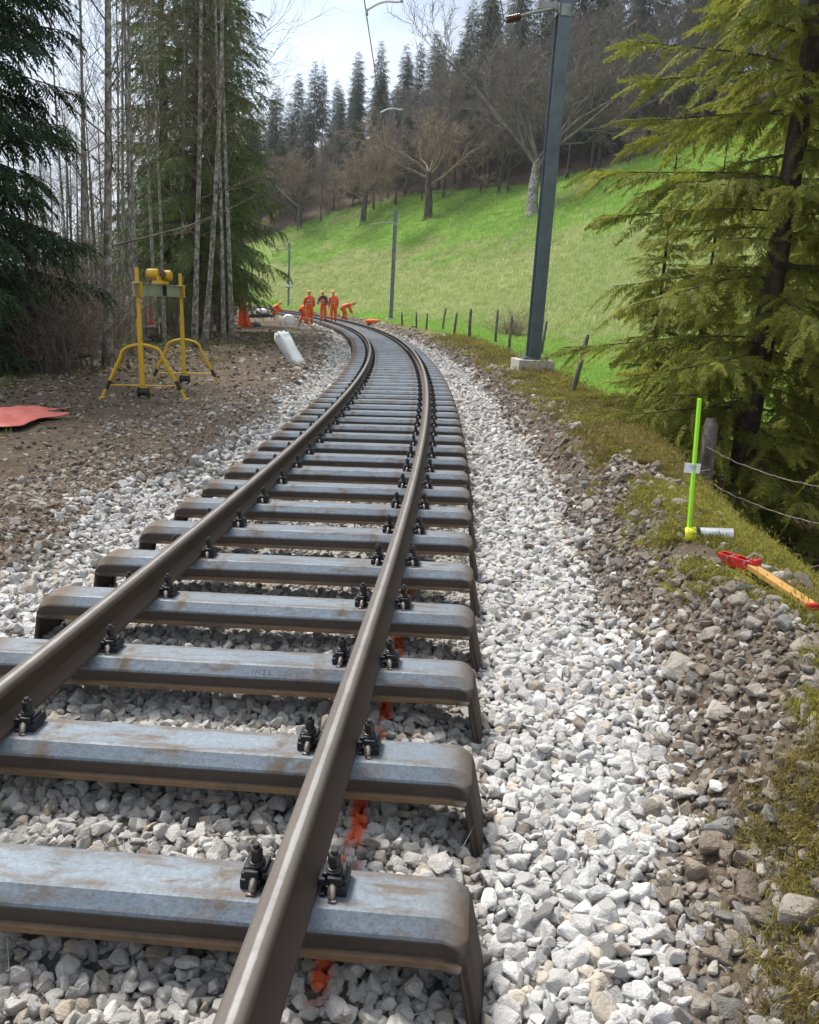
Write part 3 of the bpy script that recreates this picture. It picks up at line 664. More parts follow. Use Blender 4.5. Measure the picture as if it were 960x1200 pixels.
def spruce_meshes(seed, H, rb, base, sprays, step, nb, e_low, e_top, sag, dens, spl, mats, tr=.012, ragged=.25, inner=.15, z0=None, z1=None, side=50, wood_r=.011, rolls=.35, hmin=.1):
    """trunk mesh and crown mesh (limbs + foliage) of a conifer; base = height of the lowest living branch"""
    r = np.random.default_rng(seed); pos = []; dirs = []; scl = []; tv = []; wood = MB(); z = z0 if z0 is not None else base
    while z < (z1 or H-.25):
        f = (z-base)/(H-base); R0 = rb*((1-f)**.8*.92+.06)*(1 if f > .1 else .72+2.8*f); cnt = nb if f < .85 else max(3, nb-2)
        a0 = r.uniform(0, 6.28)
        for b in range(cnt):
            az = a0+6.283*b/cnt+r.normal(0, .22); L = R0*r.uniform(1-ragged*1.4, 1+ragged*.6); e = (e_low*(1-f)+e_top*f)+r.normal(0, .08); zz = z+r.uniform(-.5, .5)*step
            h = np.array([cos(az), sin(az), 0]); k = 7; ts = np.linspace(0, 1, k); sg = sag*(1-.6*f)
            pts = [h*L*t+np.array([0, 0, zz+L*(tan(e)*t-sg*t*t+sg*.55*t**3)]) for t in ts]
            bend = r.normal(0, .12); cr = np.array([-h[1], h[0], 0]); pts = [p+cr*bend*L*t*t for p, t in zip(pts, ts)]
            wood.tube(pts, [max(.004, wood_r*L**.8*(1-.85*t)+.003) for t in ts], 4, 0, False)
            ns = max(3, int(L*dens))
            for i in range(ns):
                t = inner+(1-inner)*(i+r.random())/ns; j = min(int(t*(k-1)), k-2); u = t*(k-1)-j; p = pts[j]*(1-u)+pts[j+1]*u; d = pts[j+1]-pts[j]; d = d/np.linalg.norm(d)
                sgn = -1 if i % 2 else 1; an = sgn*radians(side*(1-.55*t)+r.normal(0, 9)); c_, s_ = cos(an), sin(an)
                dv = np.array([d[0]*c_-d[1]*s_, d[0]*s_+d[1]*c_, d[2]-r.uniform(hmin, .75)*spl['hang']])
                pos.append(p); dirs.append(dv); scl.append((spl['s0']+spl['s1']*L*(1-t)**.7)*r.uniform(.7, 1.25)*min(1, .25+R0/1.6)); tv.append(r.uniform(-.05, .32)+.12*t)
            pos.append(pts[-2]); dirs.append(pts[-1]-pts[-3]); scl.append((spl['s0']+.1*L)*1.1*min(1, .25+R0/1.6)); tv.append(r.uniform(.1, .4))
        z += step*r.uniform(.8, 1.2)*(1-.35*f)
    pos = np.array(pos); V, F, T = place_sprays(sprays, pos, np.array(dirs), np.array(scl), r.normal(0, rolls, len(pos)), np.array(tv), r.integers(0, len(sprays), len(pos)))
    wv = np.array(wood.v); wf = np.array(wood.f); wf = np.concatenate([wf[:, [0, 1, 2]], wf[:, [0, 2, 3]]])
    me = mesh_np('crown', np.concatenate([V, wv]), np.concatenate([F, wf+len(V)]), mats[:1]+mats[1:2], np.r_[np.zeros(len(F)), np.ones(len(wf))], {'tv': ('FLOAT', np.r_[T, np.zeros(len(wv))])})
    t = MB(); zs = np.linspace(-.6, H, 14); ph = r.uniform(0, 6); t.tube([(.04*sin(ph+z*.5), .04*cos(ph+z*.45), z) for z in zs], [max(.012, tr*H*(1-max(z, 0)/H)**.85*(1+.5*max(0, .5-z))+.004) for z in zs], 12)
    return t.mesh('trunk', [mats[1]], True), me
def plant(kind, meshes, loc, label, cat, rz, group, sc=1., szl=None):
    o = thing(kind, loc, label, cat, rz, group, True); o.scale = szl or (sc, sc, sc)
    link('trunk', meshes[0], o); link('crown', meshes[1], o); return o
NEAR = [spray_mesh(10+k, .44, 18, .115, -1, .022, .30) for k in range(5)]
NEARC = [spray_mesh(14+k, .46, 12, .17, 0, .02, .30) for k in range(3)]
MID = [spray_mesh(20+k, .6, 13, .20, 0, .02, .35) for k in range(4)]
FAR = [spray_mesh(30+k, 1., 5, .42, 0, .02, .4) for k in range(3)]
# the olive spruces that lean over the right side: fine sprays up to the picture's upper edge, coarser ones above
NH = 14.5; NMAT = [M['needle_light'], M['bark_spruce']]
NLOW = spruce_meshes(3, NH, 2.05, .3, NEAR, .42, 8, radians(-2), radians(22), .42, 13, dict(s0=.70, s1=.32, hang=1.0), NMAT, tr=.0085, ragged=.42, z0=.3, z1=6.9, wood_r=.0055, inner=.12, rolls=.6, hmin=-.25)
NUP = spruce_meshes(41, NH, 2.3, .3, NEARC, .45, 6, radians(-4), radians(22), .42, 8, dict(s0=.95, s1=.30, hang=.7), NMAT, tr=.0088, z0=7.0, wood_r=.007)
def near_spruce(loc, rz, label, sc=1., mirror=1):
    o = thing('spruce', loc, label, 'tree', rz, 'olive spruces below the bank on the right', True); o.scale = (sc, sc*mirror, sc)
    link('trunk', NLOW[0], o); link('crown', NLOW[1], o); link('crown', NUP[1], o); return o
pA = at(862, 582, 8.6); 
near_spruce(Vector((pA.x, pA.y, ground(pA.x, pA.y)-.1)), .4, 'tall olive-green spruce with its bare trunk showing, below the mossy bank behind the neon stake', 1.)
near_spruce(Vector((5.5, 7.6, ground(5.5, 7.6))), 2.6, 'olive spruce at the right edge, its trunk outside the picture', 1.05)
near_spruce(Vector((6.2, 13.2, ground(6.2, 13.2))), 4.4, 'olive spruce farther back on the meadow side, seen through nearer boughs', 1.1, mirror=-1)
for x_, y_, s_, a_, lb in ((2.95, 10.4, .27, 1., 'young low spruce under the boughs, behind the neon stake and nearest to the fence'), (3.9, 11.6, .34, 3.1, 'young spruce behind the bare-trunked one, taller than the other young one'), (4.9, 10.2, .30, 5., 'young spruce filling the gap low at the right, behind the barbed wires')):
    near_spruce(Vector((x_, y_, ground(x_, y_)-.05)), a_, lb, s_)
# dark spruce at the left edge and the big spruces in the left wood
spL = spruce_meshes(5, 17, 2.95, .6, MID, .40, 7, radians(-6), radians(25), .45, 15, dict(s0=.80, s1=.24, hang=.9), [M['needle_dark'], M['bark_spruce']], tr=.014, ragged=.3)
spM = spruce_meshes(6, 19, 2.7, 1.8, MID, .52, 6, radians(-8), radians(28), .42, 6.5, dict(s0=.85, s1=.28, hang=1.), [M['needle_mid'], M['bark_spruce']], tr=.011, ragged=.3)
LS = 'spruces of the left wood'
p = at(-72, 420, 14.); plant('spruce', spL, on(p.x, p.y), 'very dark spruce filling the left edge of the picture', 'tree', 1.2, LS)
p = at(-230, 420, 18); plant('spruce', spL, on(p.x, p.y), 'dark spruce just outside the left edge, its boughs behind the darkest one', 'tree', 3.2, LS, 1.1)
for (px, Y, rz, sc, lab) in ((232, 28, .3, 1., 'big green spruce behind the pale trunks, the widest of the left wood'), (262, 34, 2.1, .98, 'green spruce with boughs sweeping low over the end of the left wood'),
                             (196, 33, 4., 1.02, 'green spruce half hidden behind thin grey trunks, left of the widest one'), (250, 43, 5.2, 1.1, 'green spruce deep in the left wood behind the widest one'), (268, 50, 1.2, .5, 'short green spruce closing the left wood above the bending track')):
    p = at(px, 380, Y); plant('spruce', spM, on(p.x, p.y), lab, 'tree', rz, LS, sc)

def bare_meshes(seed, H, r0, fork, spread, n1, depth, mats, rmin=.0035, up=.35, wig=.12, ratio=.62, emin=.25, emax=1.1, lk=.62, straight=True, crown_from=.3, L1=.32):
    """leafless tree: trunk mesh, crown mesh of tapering limbs and twigs"""
    r = random.Random(seed); tr = MB(); cr = MB(); V = Vector
    def limb(p, d, L, rad, lev):
        k = 5 if lev < 2 else 4; pts = [p.copy()]; q = p.copy(); dd = d.copy()
        for i in range(k-1):
            dd = (dd+V((r.gauss(0, wig), r.gauss(0, wig), r.gauss(0, wig)+up*.12*(1 if lev < 3 else .3)))).normalized(); q = q+dd*L/(k-1); pts.append(q.copy())
        cr.tube(pts, [rad*(1-.72*i/(k-1)) for i in range(k)], 6 if lev < 2 else (4 if lev == 2 else 3), 0, False)
        if lev >= depth: return
        n = n1[min(lev, len(n1)-1)]
        for i in range(n):
            t = .22+.78*(i+r.random())/n; j = min(int(t*(k-1)), k-2); u = t*(k-1)-j; b = pts[j].lerp(pts[j+1], u); ax = (pts[j+1]-pts[j]).normalized()
            o = V((r.gauss(0, 1), r.gauss(0, 1), r.gauss(0, 1))); o = (o-ax*o.dot(ax)).normalized(); an = r.uniform(.5, 1.)*spread
            nd2 = (ax*cos(an)+o*sin(an)+V((0, 0, up*.3))).normalized(); limb(b, nd2, L*ratio*r.uniform(.6, 1.15)*(1-.35*t), max(rmin, rad*(1-.72*t)*.5), lev+1)
    zs = [i/11 for i in range(12)]; ph = r.uniform(0, 6); Ht = H*fork; bow = r.uniform(.008, .02)*H
    tp = [V((bow*sin(ph+3.*t)-bow*sin(ph), bow*cos(ph+2.4*t)-bow*cos(ph), -.4+(Ht+.4)*t)) for t in zs]
    trr = [r0*(1+.6*max(0, .12-t)/.12)*(1-(.88 if straight else .45)*t) for t in zs]; tr.tube(tp, trr, 10)
    nb = n1[0]*2 if straight else n1[0]
    for i in range(nb):
        t = crown_from+(1-crown_from)*(i+r.random())/nb if straight else r.uniform(.72, 1); j = min(int(t*11), 10); u = t*11-j; b = tp[j].lerp(tp[j+1], u)
        a = i*2.4+r.gauss(0, .4); e = r.uniform(.35, 1.0) if straight else r.uniform(emin, emax)
        limb(b, V((cos(a)*cos(e), sin(a)*cos(e), sin(e))), H*L1*(1-.55*(t-crown_from)/(1-crown_from) if straight else 1)*r.uniform(.7, 1.2), trr[j]*(.27 if straight else lk), 1)
    return tr.mesh('trunk', [mats[0]], True), cr.mesh('crown', [mats[1]], True)
thin = [bare_meshes(70+k, 14.5, .075, 1, .8, [13, 7, 5], 3, [M['bark_pale'], M['twig']], crown_from=.16+.05*k, L1=.19) for k in range(4)]
BT = 'thin leafless trees at the edge of the left wood'
TH = [(122, 15.5, 1.15, 'thickest pale-barked bare trunk, beside the dark spruce'), (152, 19, .62, 'dark slender bare trunk just right of the thickest pale one'), (163, 21, .7, 'thin bare trunk left of the yellow lifting frame'),
      (183, 25, .75, 'thin bare trunk rising behind the galvanised beam of the yellow frame'), (212, 27, .8, 'thin lichen-spotted trunk behind the right post of the yellow frame'), (226, 22.5, 1.05, 'whitish trunk just right of the yellow frame, thicker than its neighbours'),
      (238, 22, .95, 'whitish trunk that leans right, the second right of the yellow frame'), (272, 25.5, .95, 'whitish trunk at the end of the wood, beside the orange cloth'), (102, 23, .8, 'thin bare trunk left of the thickest pale one'),
      (137, 30, .8, 'thin bare trunk deeper in the wood between the thickest trunk and the yellow frame'), (85, 31, .8, 'bare trunk showing beside the boughs of the dark left spruce'), (198, 35, .9, 'thin bare trunk far back between the frame posts'), (256, 34, .85, 'thin dark trunk between the whitish ones, in front of the spruces'), (170, 38, 1., 'bare tree far back in the wood above the yellow frame'), (262, 24, .7, 'slim pale trunk between the leaning whitish one and the last of the wood'), (192, 24, .62, 'slim pale trunk close behind the hoist of the yellow frame'), (110, 27, .7, 'slim pale trunk close behind the thickest pale one'), (145, 24, .66, 'slim pale trunk left of the yellow frame beside a dark one'), (219, 31, .75, 'slim pale trunk in the shade of the widest green spruce'), (247, 29, .7, 'slim pale trunk in front of the widest green spruce')]
for k, (px, Y, sc, lab) in enumerate(TH):
    p = at(px, 385, Y); o = plant('bare_tree', thin[k % 4], on(p.x, p.y), lab, 'tree', k*1.7, BT, 1, (sc**.8, sc**.8, 1.))
    if px == 238: o.rotation_euler = (0, LEAN+.06, 0)
back = [bare_meshes(80+k, 15, .11, .9, .8, [12, 7, 5], 3, [M['bark_grey'], M['twig_dark']], crown_from=.15, L1=.22) for k in range(2)]
for k in range(60):
    p = at(RR.uniform(-10, 250), 370, RR.uniform(34, 95)); plant('bare_tree', back[k % 2], on(p.x, p.y), 'thin leafless tree far back in the left wood', 'tree', k*1.3, 'leafless trees deep in the left wood', RR.uniform(.55, .95)*(1 if k < 25 else .8))
# orchard trees on the meadow
orch = [bare_meshes(90+k, 10, .30, .27, 1.15, [8, 9, 9, 8], 4, [M['bark_grey'], M['twig_warm']], rmin=.013, up=.40, wig=.28, ratio=.62, straight=False, emin=.5, emax=1.25, lk=.45, L1=.40) for k in range(2)]
oak = bare_meshes(95, 17, .42, .2, .95, [9, 10, 9, 8], 4, [M['bark_pale'], M['twig_dark']], rmin=.014, up=.6, wig=.2, ratio=.6, straight=False, emin=.7, emax=1.4, lk=.42, L1=.48)
OG = 'old leafless trees standing on the meadow'
def by_px(px, py, top, H, meshes, label, rz):
    b = hit(px, py); H = max(v.co.z for v in meshes[1].vertices); sc = (b.y*(py-top)/FPX)/H; plant('bare_tree', meshes, b, label, 'tree', rz, OG, sc)
by_px(501, 256, 132, 9.2, orch[0], 'gnarled brown leafless fruit tree in the middle of the meadow', .5)
by_px(425, 262, 165, 9.2, orch[1], 'small brown leafless fruit tree left of the gnarled one, above the distant mast', 2.)
by_px(625, 252, 25, 16.5, oak, 'tallest bare meadow tree with a pale forked trunk, left of the big steel mast', 1.)
by_px(351, 268, 185, 9.2, orch[0], 'leafless fruit tree at the left end of the meadow beside the spruces', 3.6)
# forest on the hill
conf = [spruce_meshes(50+k, 26, 4.5-.35*k, 2.5+1.6*k, FAR, .70, 8, radians(-14), radians(20), .38, 4.0, dict(s0=.85, s1=.24, hang=.8), [M['needle_far'], M['bark_grey']], tr=.0085, ragged=.42) for k in range(4)]
hz = [bare_meshes(96+k, 19, .19, .9, .8, [13, 9, 8, 6], 4, [M['bark_grey'], M['twig_dark']], rmin=.012, up=.5, wig=.22, ratio=.62, straight=True, crown_from=.2, L1=.27) for k in range(3)]
FG = 'conifers of the wood on the hill'; DG = 'leafless trees along the hill wood'
r = random.Random(4); kf = 0
for dy, stp in ((3, 3.0), (8, 3.0), (14, 3.4), (21, 4.), (30, 5.), (42, 6.)):
    x = -50.
    while x < 52:
        xx = x+r.uniform(-1.2, 1.2); yy = float(edge_y(xx))+dy+r.uniform(-2.5, 2.5)
        if r.random() < (.92 if dy > 5 else .5-.4*float(ss(-8, 4, xx)))*(1-.2*float(ss(10, 26, xx)))*(1 if dy > 12 else 1-.65*float(ss(-8, 6, xx))):
            sc = r.uniform(.66, 1.06)*(.9 if dy < 5 else 1)*(.66+.32*float(ss(-12, 26, xx))); sc *= r.choice((1, 1, .75, .88, 1.08)); wd = r.uniform(.8, 1.15); plant('conifer', conf[r.randrange(4)], on(xx, yy), 'dark conifer in the wood on top of the hill', 'tree', r.uniform(0, 6), FG, 1, (sc*wd, sc*wd, sc))
        kf += 1; x += stp*(.75+.5*r.random())
x = -34.
while x < 46:
    for dy in (-3, 1, 5, 10):
        xx = x+r.uniform(-1.5, 1.5); yy = float(edge_y(xx))+dy+r.uniform(-1, 1)
        if r.random() < (.9 if xx > -8 else .4): plant('bare_tree', hz[r.randrange(3)], on(xx, yy), 'grey-brown leafless tree in front of the conifers on the hill', 'tree', r.uniform(0, 6), DG, r.uniform(.6, .98)*(.7+.3*float(ss(-14, 12, xx))))
        kf += 1
    x += 2.9
# undergrowth
def shrub_mesh(seed, n, H, mat, spread=.6, twigs=6):
    r = random.Random(seed); m = MB()
    for i in range(n):
        a = r.uniform(0, 6.28); p = Vector((r.gauss(0, .25), r.gauss(0, .25), -.1)); d = Vector((cos(a)*spread*r.random(), sin(a)*spread*r.random(), 1)).normalized(); L = H*r.uniform(.5, 1.1); pts = [p]; dd = d
        for k in range(5): dd = (dd+Vector((r.gauss(0, .16)+cos(a)*.08, r.gauss(0, .16)+sin(a)*.08, r.gauss(-.05, .1)))).normalized(); pts.append(pts[-1]+dd*L/5)
        m.tube(pts, [.009*(1-.13*k) for k in range(6)], 4, 0, False)
        for k in range(twigs):
            t = r.uniform(1, 4.9); j = int(t); b = pts[j].lerp(pts[min(j+1, 5)], t-j); e = Vector((r.gauss(0, 1), r.gauss(0, 1), r.gauss(.5, .7))).normalized(); q = [b, b+e*.18*H*r.uniform(.5, 1)]; q.append(q[1]+(e+Vector((r.gauss(0, .3), r.gauss(0, .3), r.gauss(0, .3)))).normalized()*.15*H); m.tube(q, [.0045, .0035, .002], 3, 0, False)
    return m.mesh('shrub', [mat], True)
SH = [shrub_mesh(200+k, 34, 2.6, M['twig'], .7, 7) for k in range(3)]
for k in range(52):
    px = RR.uniform(-10, 290); Y = RR.uniform(13.5, 34) if px < 240 else RR.uniform(22, 34); p = at(px, 390, Y); d_ = float(dist(p.x, p.y)[0])
    if d_ > -5.2 or (150 < px < 212 and Y < 31) or px > 266: continue
    o = link('bare_shrub', SH[k % 3]); o.location = on(p.x, p.y); o.rotation_euler = (0, 0, RR.uniform(0, 6)); s_ = RR.uniform(.55, 1.15); o.scale = (s_*1.15, s_*1.15, s_)
    tag(o, 'tangled leafless bush in the undergrowth of the left wood', 'bush', 'leafless bushes under the left wood')
o = link('bare_shrub', shrub_mesh(222, 90, 1.75, M['twig_warm'], 1.0, 10)); q = hit(600, 398); o.location = q; tag(o, 'round leafless brown bush behind the fence, left of the big mast', 'bush')
o = thing('fallen_log', hit(40, 436), 'dark fallen log lying at the edge of the left wood', 'log'); lg = MB(); lg.tube([(-.9, .1, .08), (-.2, 0, .1), (.35, .1, .18), (.9, .35, .30)], [.075, .07, .055, .03], 9); lg.tube([(.1, .05, .13), (.3, -.2, .3), (.42, -.4, .36)], [.03, .02, .008], 6); lg.build('trunk', M['bark_spruce'], o, True)
o = link('boulder', stone_mesh(900, M['ruststeel'])); o.data.materials[0] = simple('mossy_rock', (.11, .10, .075), .9, 0, .4, 5); o.location = hit(8, 428); o.scale = (.65, .5, .5); tag(o, 'rounded mossy boulder at the left edge beside the fallen log', 'rock')
# ------------------------------------------------------------------ masts and overhead wires
def h_section(m, h, b, tf, tw, z0, z1, mat=0):
    for s in (-1, 1): m.box((0, s*(h/2-tf/2), (z0+z1)/2), (b, tf, z1-z0), mat)
    m.box((0, 0, (z0+z1)/2), (tw, h-2*tf-.002, z1-z0), mat)
def mast(base, H, rz, label, big, arm_z, arm_len, sc=1.):
    o = thing('catenary_mast', base, label, 'mast', rz, 'overhead line masts', True)
    f = MB(); f.box((0, 0, .02), (.66, .60, .46)); f.build('foundation', M['concrete'], o, bevel=.012)
    pl = MB(); pl.box((0, 0, .265), (.46, .42, .028)); pl.box((0, 0, .288), (.30, .30, .012)); b = pl.build('base_plate', M['mast'], o, bevel=.004)
    for sx in (-1, 1):
        for sy in (-1, 1):
            bo = MB(); bo.lathe([(.024, .279), (.024, .300), (.020, .304)], 6, 0, Matrix.Translation((sx*.19, sy*.17, 0))); bo.lathe([(.013, .304), (.013, .37), (.011, .375)], 8, 0, Matrix.Translation((sx*.19, sy*.17, 0))); bo.build('anchor_bolt', M['galv'], o)
    s_ = MB(); h_section(s_, .22, .22, .016, .010, .295, H); s_.build('steel_column', M['mast'], o, bevel=.003)
    g = MB(); g.box((0, -.118, arm_z), (.16, .014, .18)); g.box((-.115, 0, arm_z+.02), (.012, .24, .16)); g.box((-.28, 0, arm_z+.06), (.34, .10, .12)); br_ = g.build('arm_bracket', M['galv'], o, bevel=.004)
    return o
# tall mast at the right of the track
b1 = hit(623, 436); m1 = mast(b1+Vector((0, 0, -.02)), 8.2, hdg(b1.y)+.12, 'big blue-grey steel mast on a pale concrete block, right of the track', True, 5.9, 0)
b2 = hit(458, 377); m2 = mast(b2, 7.6, hdg(b2.y), 'distant dark steel mast beyond the workers where the rails bend away', False, 6.6, 0)
b3 = hit(338, 361); m3 = mast(b3, 7.0, .12, 'farthest steel mast carrying a white round sign', False, 6.3, 0)
sg = MB(); RX = Matrix.Rotation(pi/2, 4, 'X')
sg.lathe([(.30, -.02), (.30, .02)], 24, 0, Matrix.Translation((0, -.16, 3.0)) @ RX); sg.box((0, -.19, 2.46), (.80, .10, .36), 0)
sp_ = sg.build('sign', M['white'], m3, bevel=.006)
s2 = MB(); s2.lathe([(.15, -.012), (.15, .012)], 20, 0, Matrix.Translation((0, -.19, 3.0)) @ RX); s2.build('ring_centre', M['mast'], sp_)
s2 = MB(); s2.box((0, -.19, 2.24), (.74, .09, .07), 0); s2.build('dark_underside', M['black'], sp_)
bpy.context.view_layer.update()
def onmast(o, name, build, mat, smooth=True):
    inv = o.matrix_world.inverted(); m = MB(); build(m); m.v = [tuple(inv @ Vector(v)) for v in m.v]; return m.build(name, mat, o, smooth)
top1 = m1.matrix_world @ Vector((-.11, 0, 5.95)); tip1 = at(591, 24, b1.y-.7)
onmast(m1, 'cantilever_tube', lambda m: m.tube([top1, top1.lerp(tip1, .55)+Vector((0, 0, .02)), tip1], [.022, .02, .018], 10), M['galv'])
def ins(m):
    d = (tip1-top1).normalized(); q = d.to_track_quat('Z', 'Y').to_matrix().to_4x4(); X = Matrix.Translation(tip1-d*.34) @ q; pr = []
    for k in range(6): pr += [(.022, k*.05), (.055, k*.05+.012), (.05, k*.05+.022), (.022, k*.05+.03)]
    m.lathe(pr, 14, 0, X)
onmast(m1, 'insulator', ins, M['insul'])
# contact wire above the track with pull-off arms
cw = [at(421, -60, 9.3), at(427, 0, 10.8), at(433, 40, 12.3), at(440, 85, 14.6), at(445, 130, 18.0)]
cz = cw[-1].z
for yy in (24, 32, 42, 52, 66, 84): q = off(yy, -.1, cz); cw.append(q)
cm = MB(); cm.tube([at(416, -400, 4.6)]+cw, .0075, 6); tag(cm.build('contact_wire', M['wire'], None, True), 'dark contact wire running high above the track', 'wire')
def steady(name, A, B, hook, label, mat='galv'):
    o = thing(name, A, label, 'steady arm'); m = MB(); d = B-A; up = Vector((0, 0, 1)); pts = [A+d*t+up*(.10*sin(pi*min(1, t*1.15))*d.length) for t in [i/10 for i in range(11)]]
    m.tube([p-A for p in pts], .014, 8); m.build('curved_tube', M[mat], o, True); c = MB(); c.box((0, 0, -.02), (.03, .05, .06)); c.tube([(0, 0, 0), (0, 0, -.10)], .008, 6); c.build('wire_clamp', M['galv'], o)
    e = MB(); e.box(d, (.03, .04, .03)); e.build('end_fitting', M['galv'], o); return o
steady('steady_arm', at(430, 12, 10.9), at(471, 1, 10.9), 0, 'curved light tube holding the contact wire at the top of the picture', 'white')
steady('steady_arm', at(446, 132, 18.2), at(472, 128, 18.4), 0, 'curved light tube on the contact wire, lower and farther down the track', 'white')
fm = MB(); t2 = m2.matrix_world @ Vector((-.75, 0, 6.75)); L_ = [tip1.lerp(t2, i/14) for i in range(15)]; L_ = [q-Vector((0, 0, 1.3*4*(i/14)*(1-i/14)*.35)) for i, q in enumerate(L_)]
fm.tube([at(585, -8, b1.y-2.2), tip1], .009, 6); fm.tube(L_, .009, 6); tag(fm.build('feeder_wire', M['wire'], None, True), 'thin feeder wire sagging from the big mast to the distant one', 'wire')
for mm, L0, nm in ((m2, -.75, 6.7), (m3, -.7, 6.4)):
    a0 = mm.matrix_world @ Vector((-.11, 0, nm)); a1 = mm.matrix_world @ Vector((L0*2.4, 0, nm-.25)); onmast(mm, 'cantilever_tube', lambda m: m.tube([a0, a0.lerp(a1, .4)+Vector((0, 0, .05)), a1], [.035, .03, .022], 8), M['galv'])
# ------------------------------------------------------------------ fence along the meadow
FP = [(670, 461, 689, 392, .075), (634, 418, 641, 376, .05), (596.6, 413, 600, 371, .05), (580.5, 404, 583.5, 363, .055), (550, 399, 552, 362, .055), (532, 395, 535.7, 366, .05), (518.5, 389.6, 522.5, 361, .055), (500, 387, 501, 367, .045), (488, 385, 488, 365, .045), (471.5, 382, 471, 366, .05)]
FL = ['nearest leaning grey fence post, between the big mast and the olive spruces', 'slanting fence post half hidden behind the big mast', 'pale thin fence post just left of the big mast', 'fence post with a white dot near its top, left of the round bush', 'tall straight fence post, the fourth left of the big mast', 'short slanting fence post, the fifth left of the big mast',
      'slightly leaning fence post, the sixth left of the big mast', 'thin short fence post, the seventh left of the big mast', 'thin short fence post, the eighth left of the big mast', 'short fence post beside the foot of the distant mast']
FGp = 'wooden fence posts along the meadow'; posts = []
def fence_post(B, T_, rad, label, split=False):
    o = link('fence_post', bpy.data.meshes.new('x')); d = T_-B; m = MB(); rn = random.Random(int(B.y*100)); n = 8; pts = [Vector((0, 0, 0))-d*.12]+[d*t+Vector((rn.gauss(0, .006), rn.gauss(0, .006), 0)) for t in (0, .3, .6, .9, 1)]
    m.tube(pts, [rad, rad, rad*.97, rad*.95, rad*.9, rad*.55], n); o.data = m.mesh('fence_post', [M['oldwood']], True); smooth_edges(o.data, 50); o.location = B; return tag(o, label, 'post', FGp)
for (bx, by, tx, ty, rad), lab in zip(FP, FL):
    b = hit(bx, by); t = at(tx, ty, b.y); posts.append((b, t)); fence_post(b, t, rad*b.y/24 if rad > .06 else rad, lab)
B9 = at(824, 572, 7.4); B9.z = ground(B9.x, B9.y); T9 = at(834, 490, 7.45); fence_post(B9, T9, .075, 'thick split old post behind the neon stake, holding the barbed wire')
def strand(pts, sag, rad, barb, label, name='barbed_wire'):
    m = MB(); rn = random.Random(5)
    for A, B in zip(pts[:-1], pts[1:]):
        n = 16; q = [A.lerp(B, i/n)-Vector((0, 0, sag*4*(i/n)*(1-i/n)))+Vector((0, 0, rn.gauss(0, .004))) for i in range(n+1)]; m.tube(q, rad, 5, 0, False)
        if barb:
            L = (B-A).length; k = int(L/.11)
            for i in range(1, k):
                c = A.lerp(B, i/k)-Vector((0, 0, sag*4*(i/k)*(1-i/k))); e = Vector((rn.gauss(0, 1), rn.gauss(0, 1), rn.gauss(0, 1))).normalized()*.016; m.tube([c-e, c+e], rad*.8, 4)
    return tag(m.build(name, M['fwire'], None, True), label, 'wire')
e1 = at(975, 572, 5.6); e2 = at(975, 616, 5.6)
strand([at(827, 522, 7.4), e1], .06, .0042, True, 'upper barbed wire running right from the thick split post'); strand([at(824, 560, 7.4), e2], .06, .0042, True, 'lower barbed wire running right from the thick split post')
strand([posts[0][1]+Vector((0, 0, -.12))]+[b.lerp(t, .9) for b, t in posts[1:]], .05, .004, False, 'thin wire strung along the tops of the meadow fence posts', 'fence_wire')
strand([posts[0][0].lerp(posts[0][1], .4)]+[b.lerp(t, .45) for b, t in posts[1:]], .05, .004, False, 'thin wire strung halfway up the meadow fence posts', 'fence_wire')
# ------------------------------------------------------------------ grass, moss, litter
def tuft(seed, n, h, w_, spread, lean):
    r = np.random.default_rng(seed); V = []; F = []; T = []
    for i in range(n):
        a = r.uniform(0, 6.28); p = np.array([r.normal(0, spread), r.normal(0, spread), -.02]); d = np.array([cos(a), sin(a), 0]); s = np.array([-sin(a), cos(a), 0])*w_*r.uniform(.6, 1.2)
        H = h*r.uniform(.5, 1.15); ln = r.uniform(.1, lean)*H; m = p+d*ln*.35+np.array([0, 0, H*.62]); e = p+d*ln+np.array([0, 0, H*(1-.25*ln/H)]); k = len(V); t = r.uniform(0, 1)**1.5
        V += [p-s, p+s, m+s*.7, m-s*.7, e]; F += [(k, k+1, k+2), (k, k+2, k+3), (k+3, k+2, k+4)]; T += [t*.7, t*.7, t, t, min(1, t+.2)]
    return mesh_np('tuft', np.array(V), np.array(F), [M['blade']], None, {'tv': ('FLOAT', T)})
grass = variants('grass_shape', [tuft(300+k, 22, .22, .006, .10, .9) for k in range(5)])
mossv = variants('moss_shape', [tuft(320+k, 150, .030, .0021, .034, 1.3) for k in range(5)])
def spread_on(n, xr, yr, prob):
    X = rng.uniform(*xr, n); Y = rng.uniform(*yr, n); Z = terr(X, Y); d, q = dist(X, Y); pr, tint = prob(X, Y, Z, d, q); k = rng.random(n) < pr; return X[k], Y[k], Z[k], tint[k]
def mead(X, Y, Z, d, q):
    l, dr, _, _, _, fo = zones(X, Y, Z, d, q); t = rng.random((len(X), 1)); dd = np.clip(dr+rng.normal(0, .18, len(X)), 0, 1)[:, None]
    c = (np.array([.19, .40, .05])*(1-t)+np.array([.33, .56, .09])*t)*(1-dd)+dd*(np.array([.27, .42, .10])*(1-t)+np.array([.68, .65, .38])*t)
    return np.clip(l+dr, 0, 1)*(d > 3.4), c
G = [[], [], [], []]
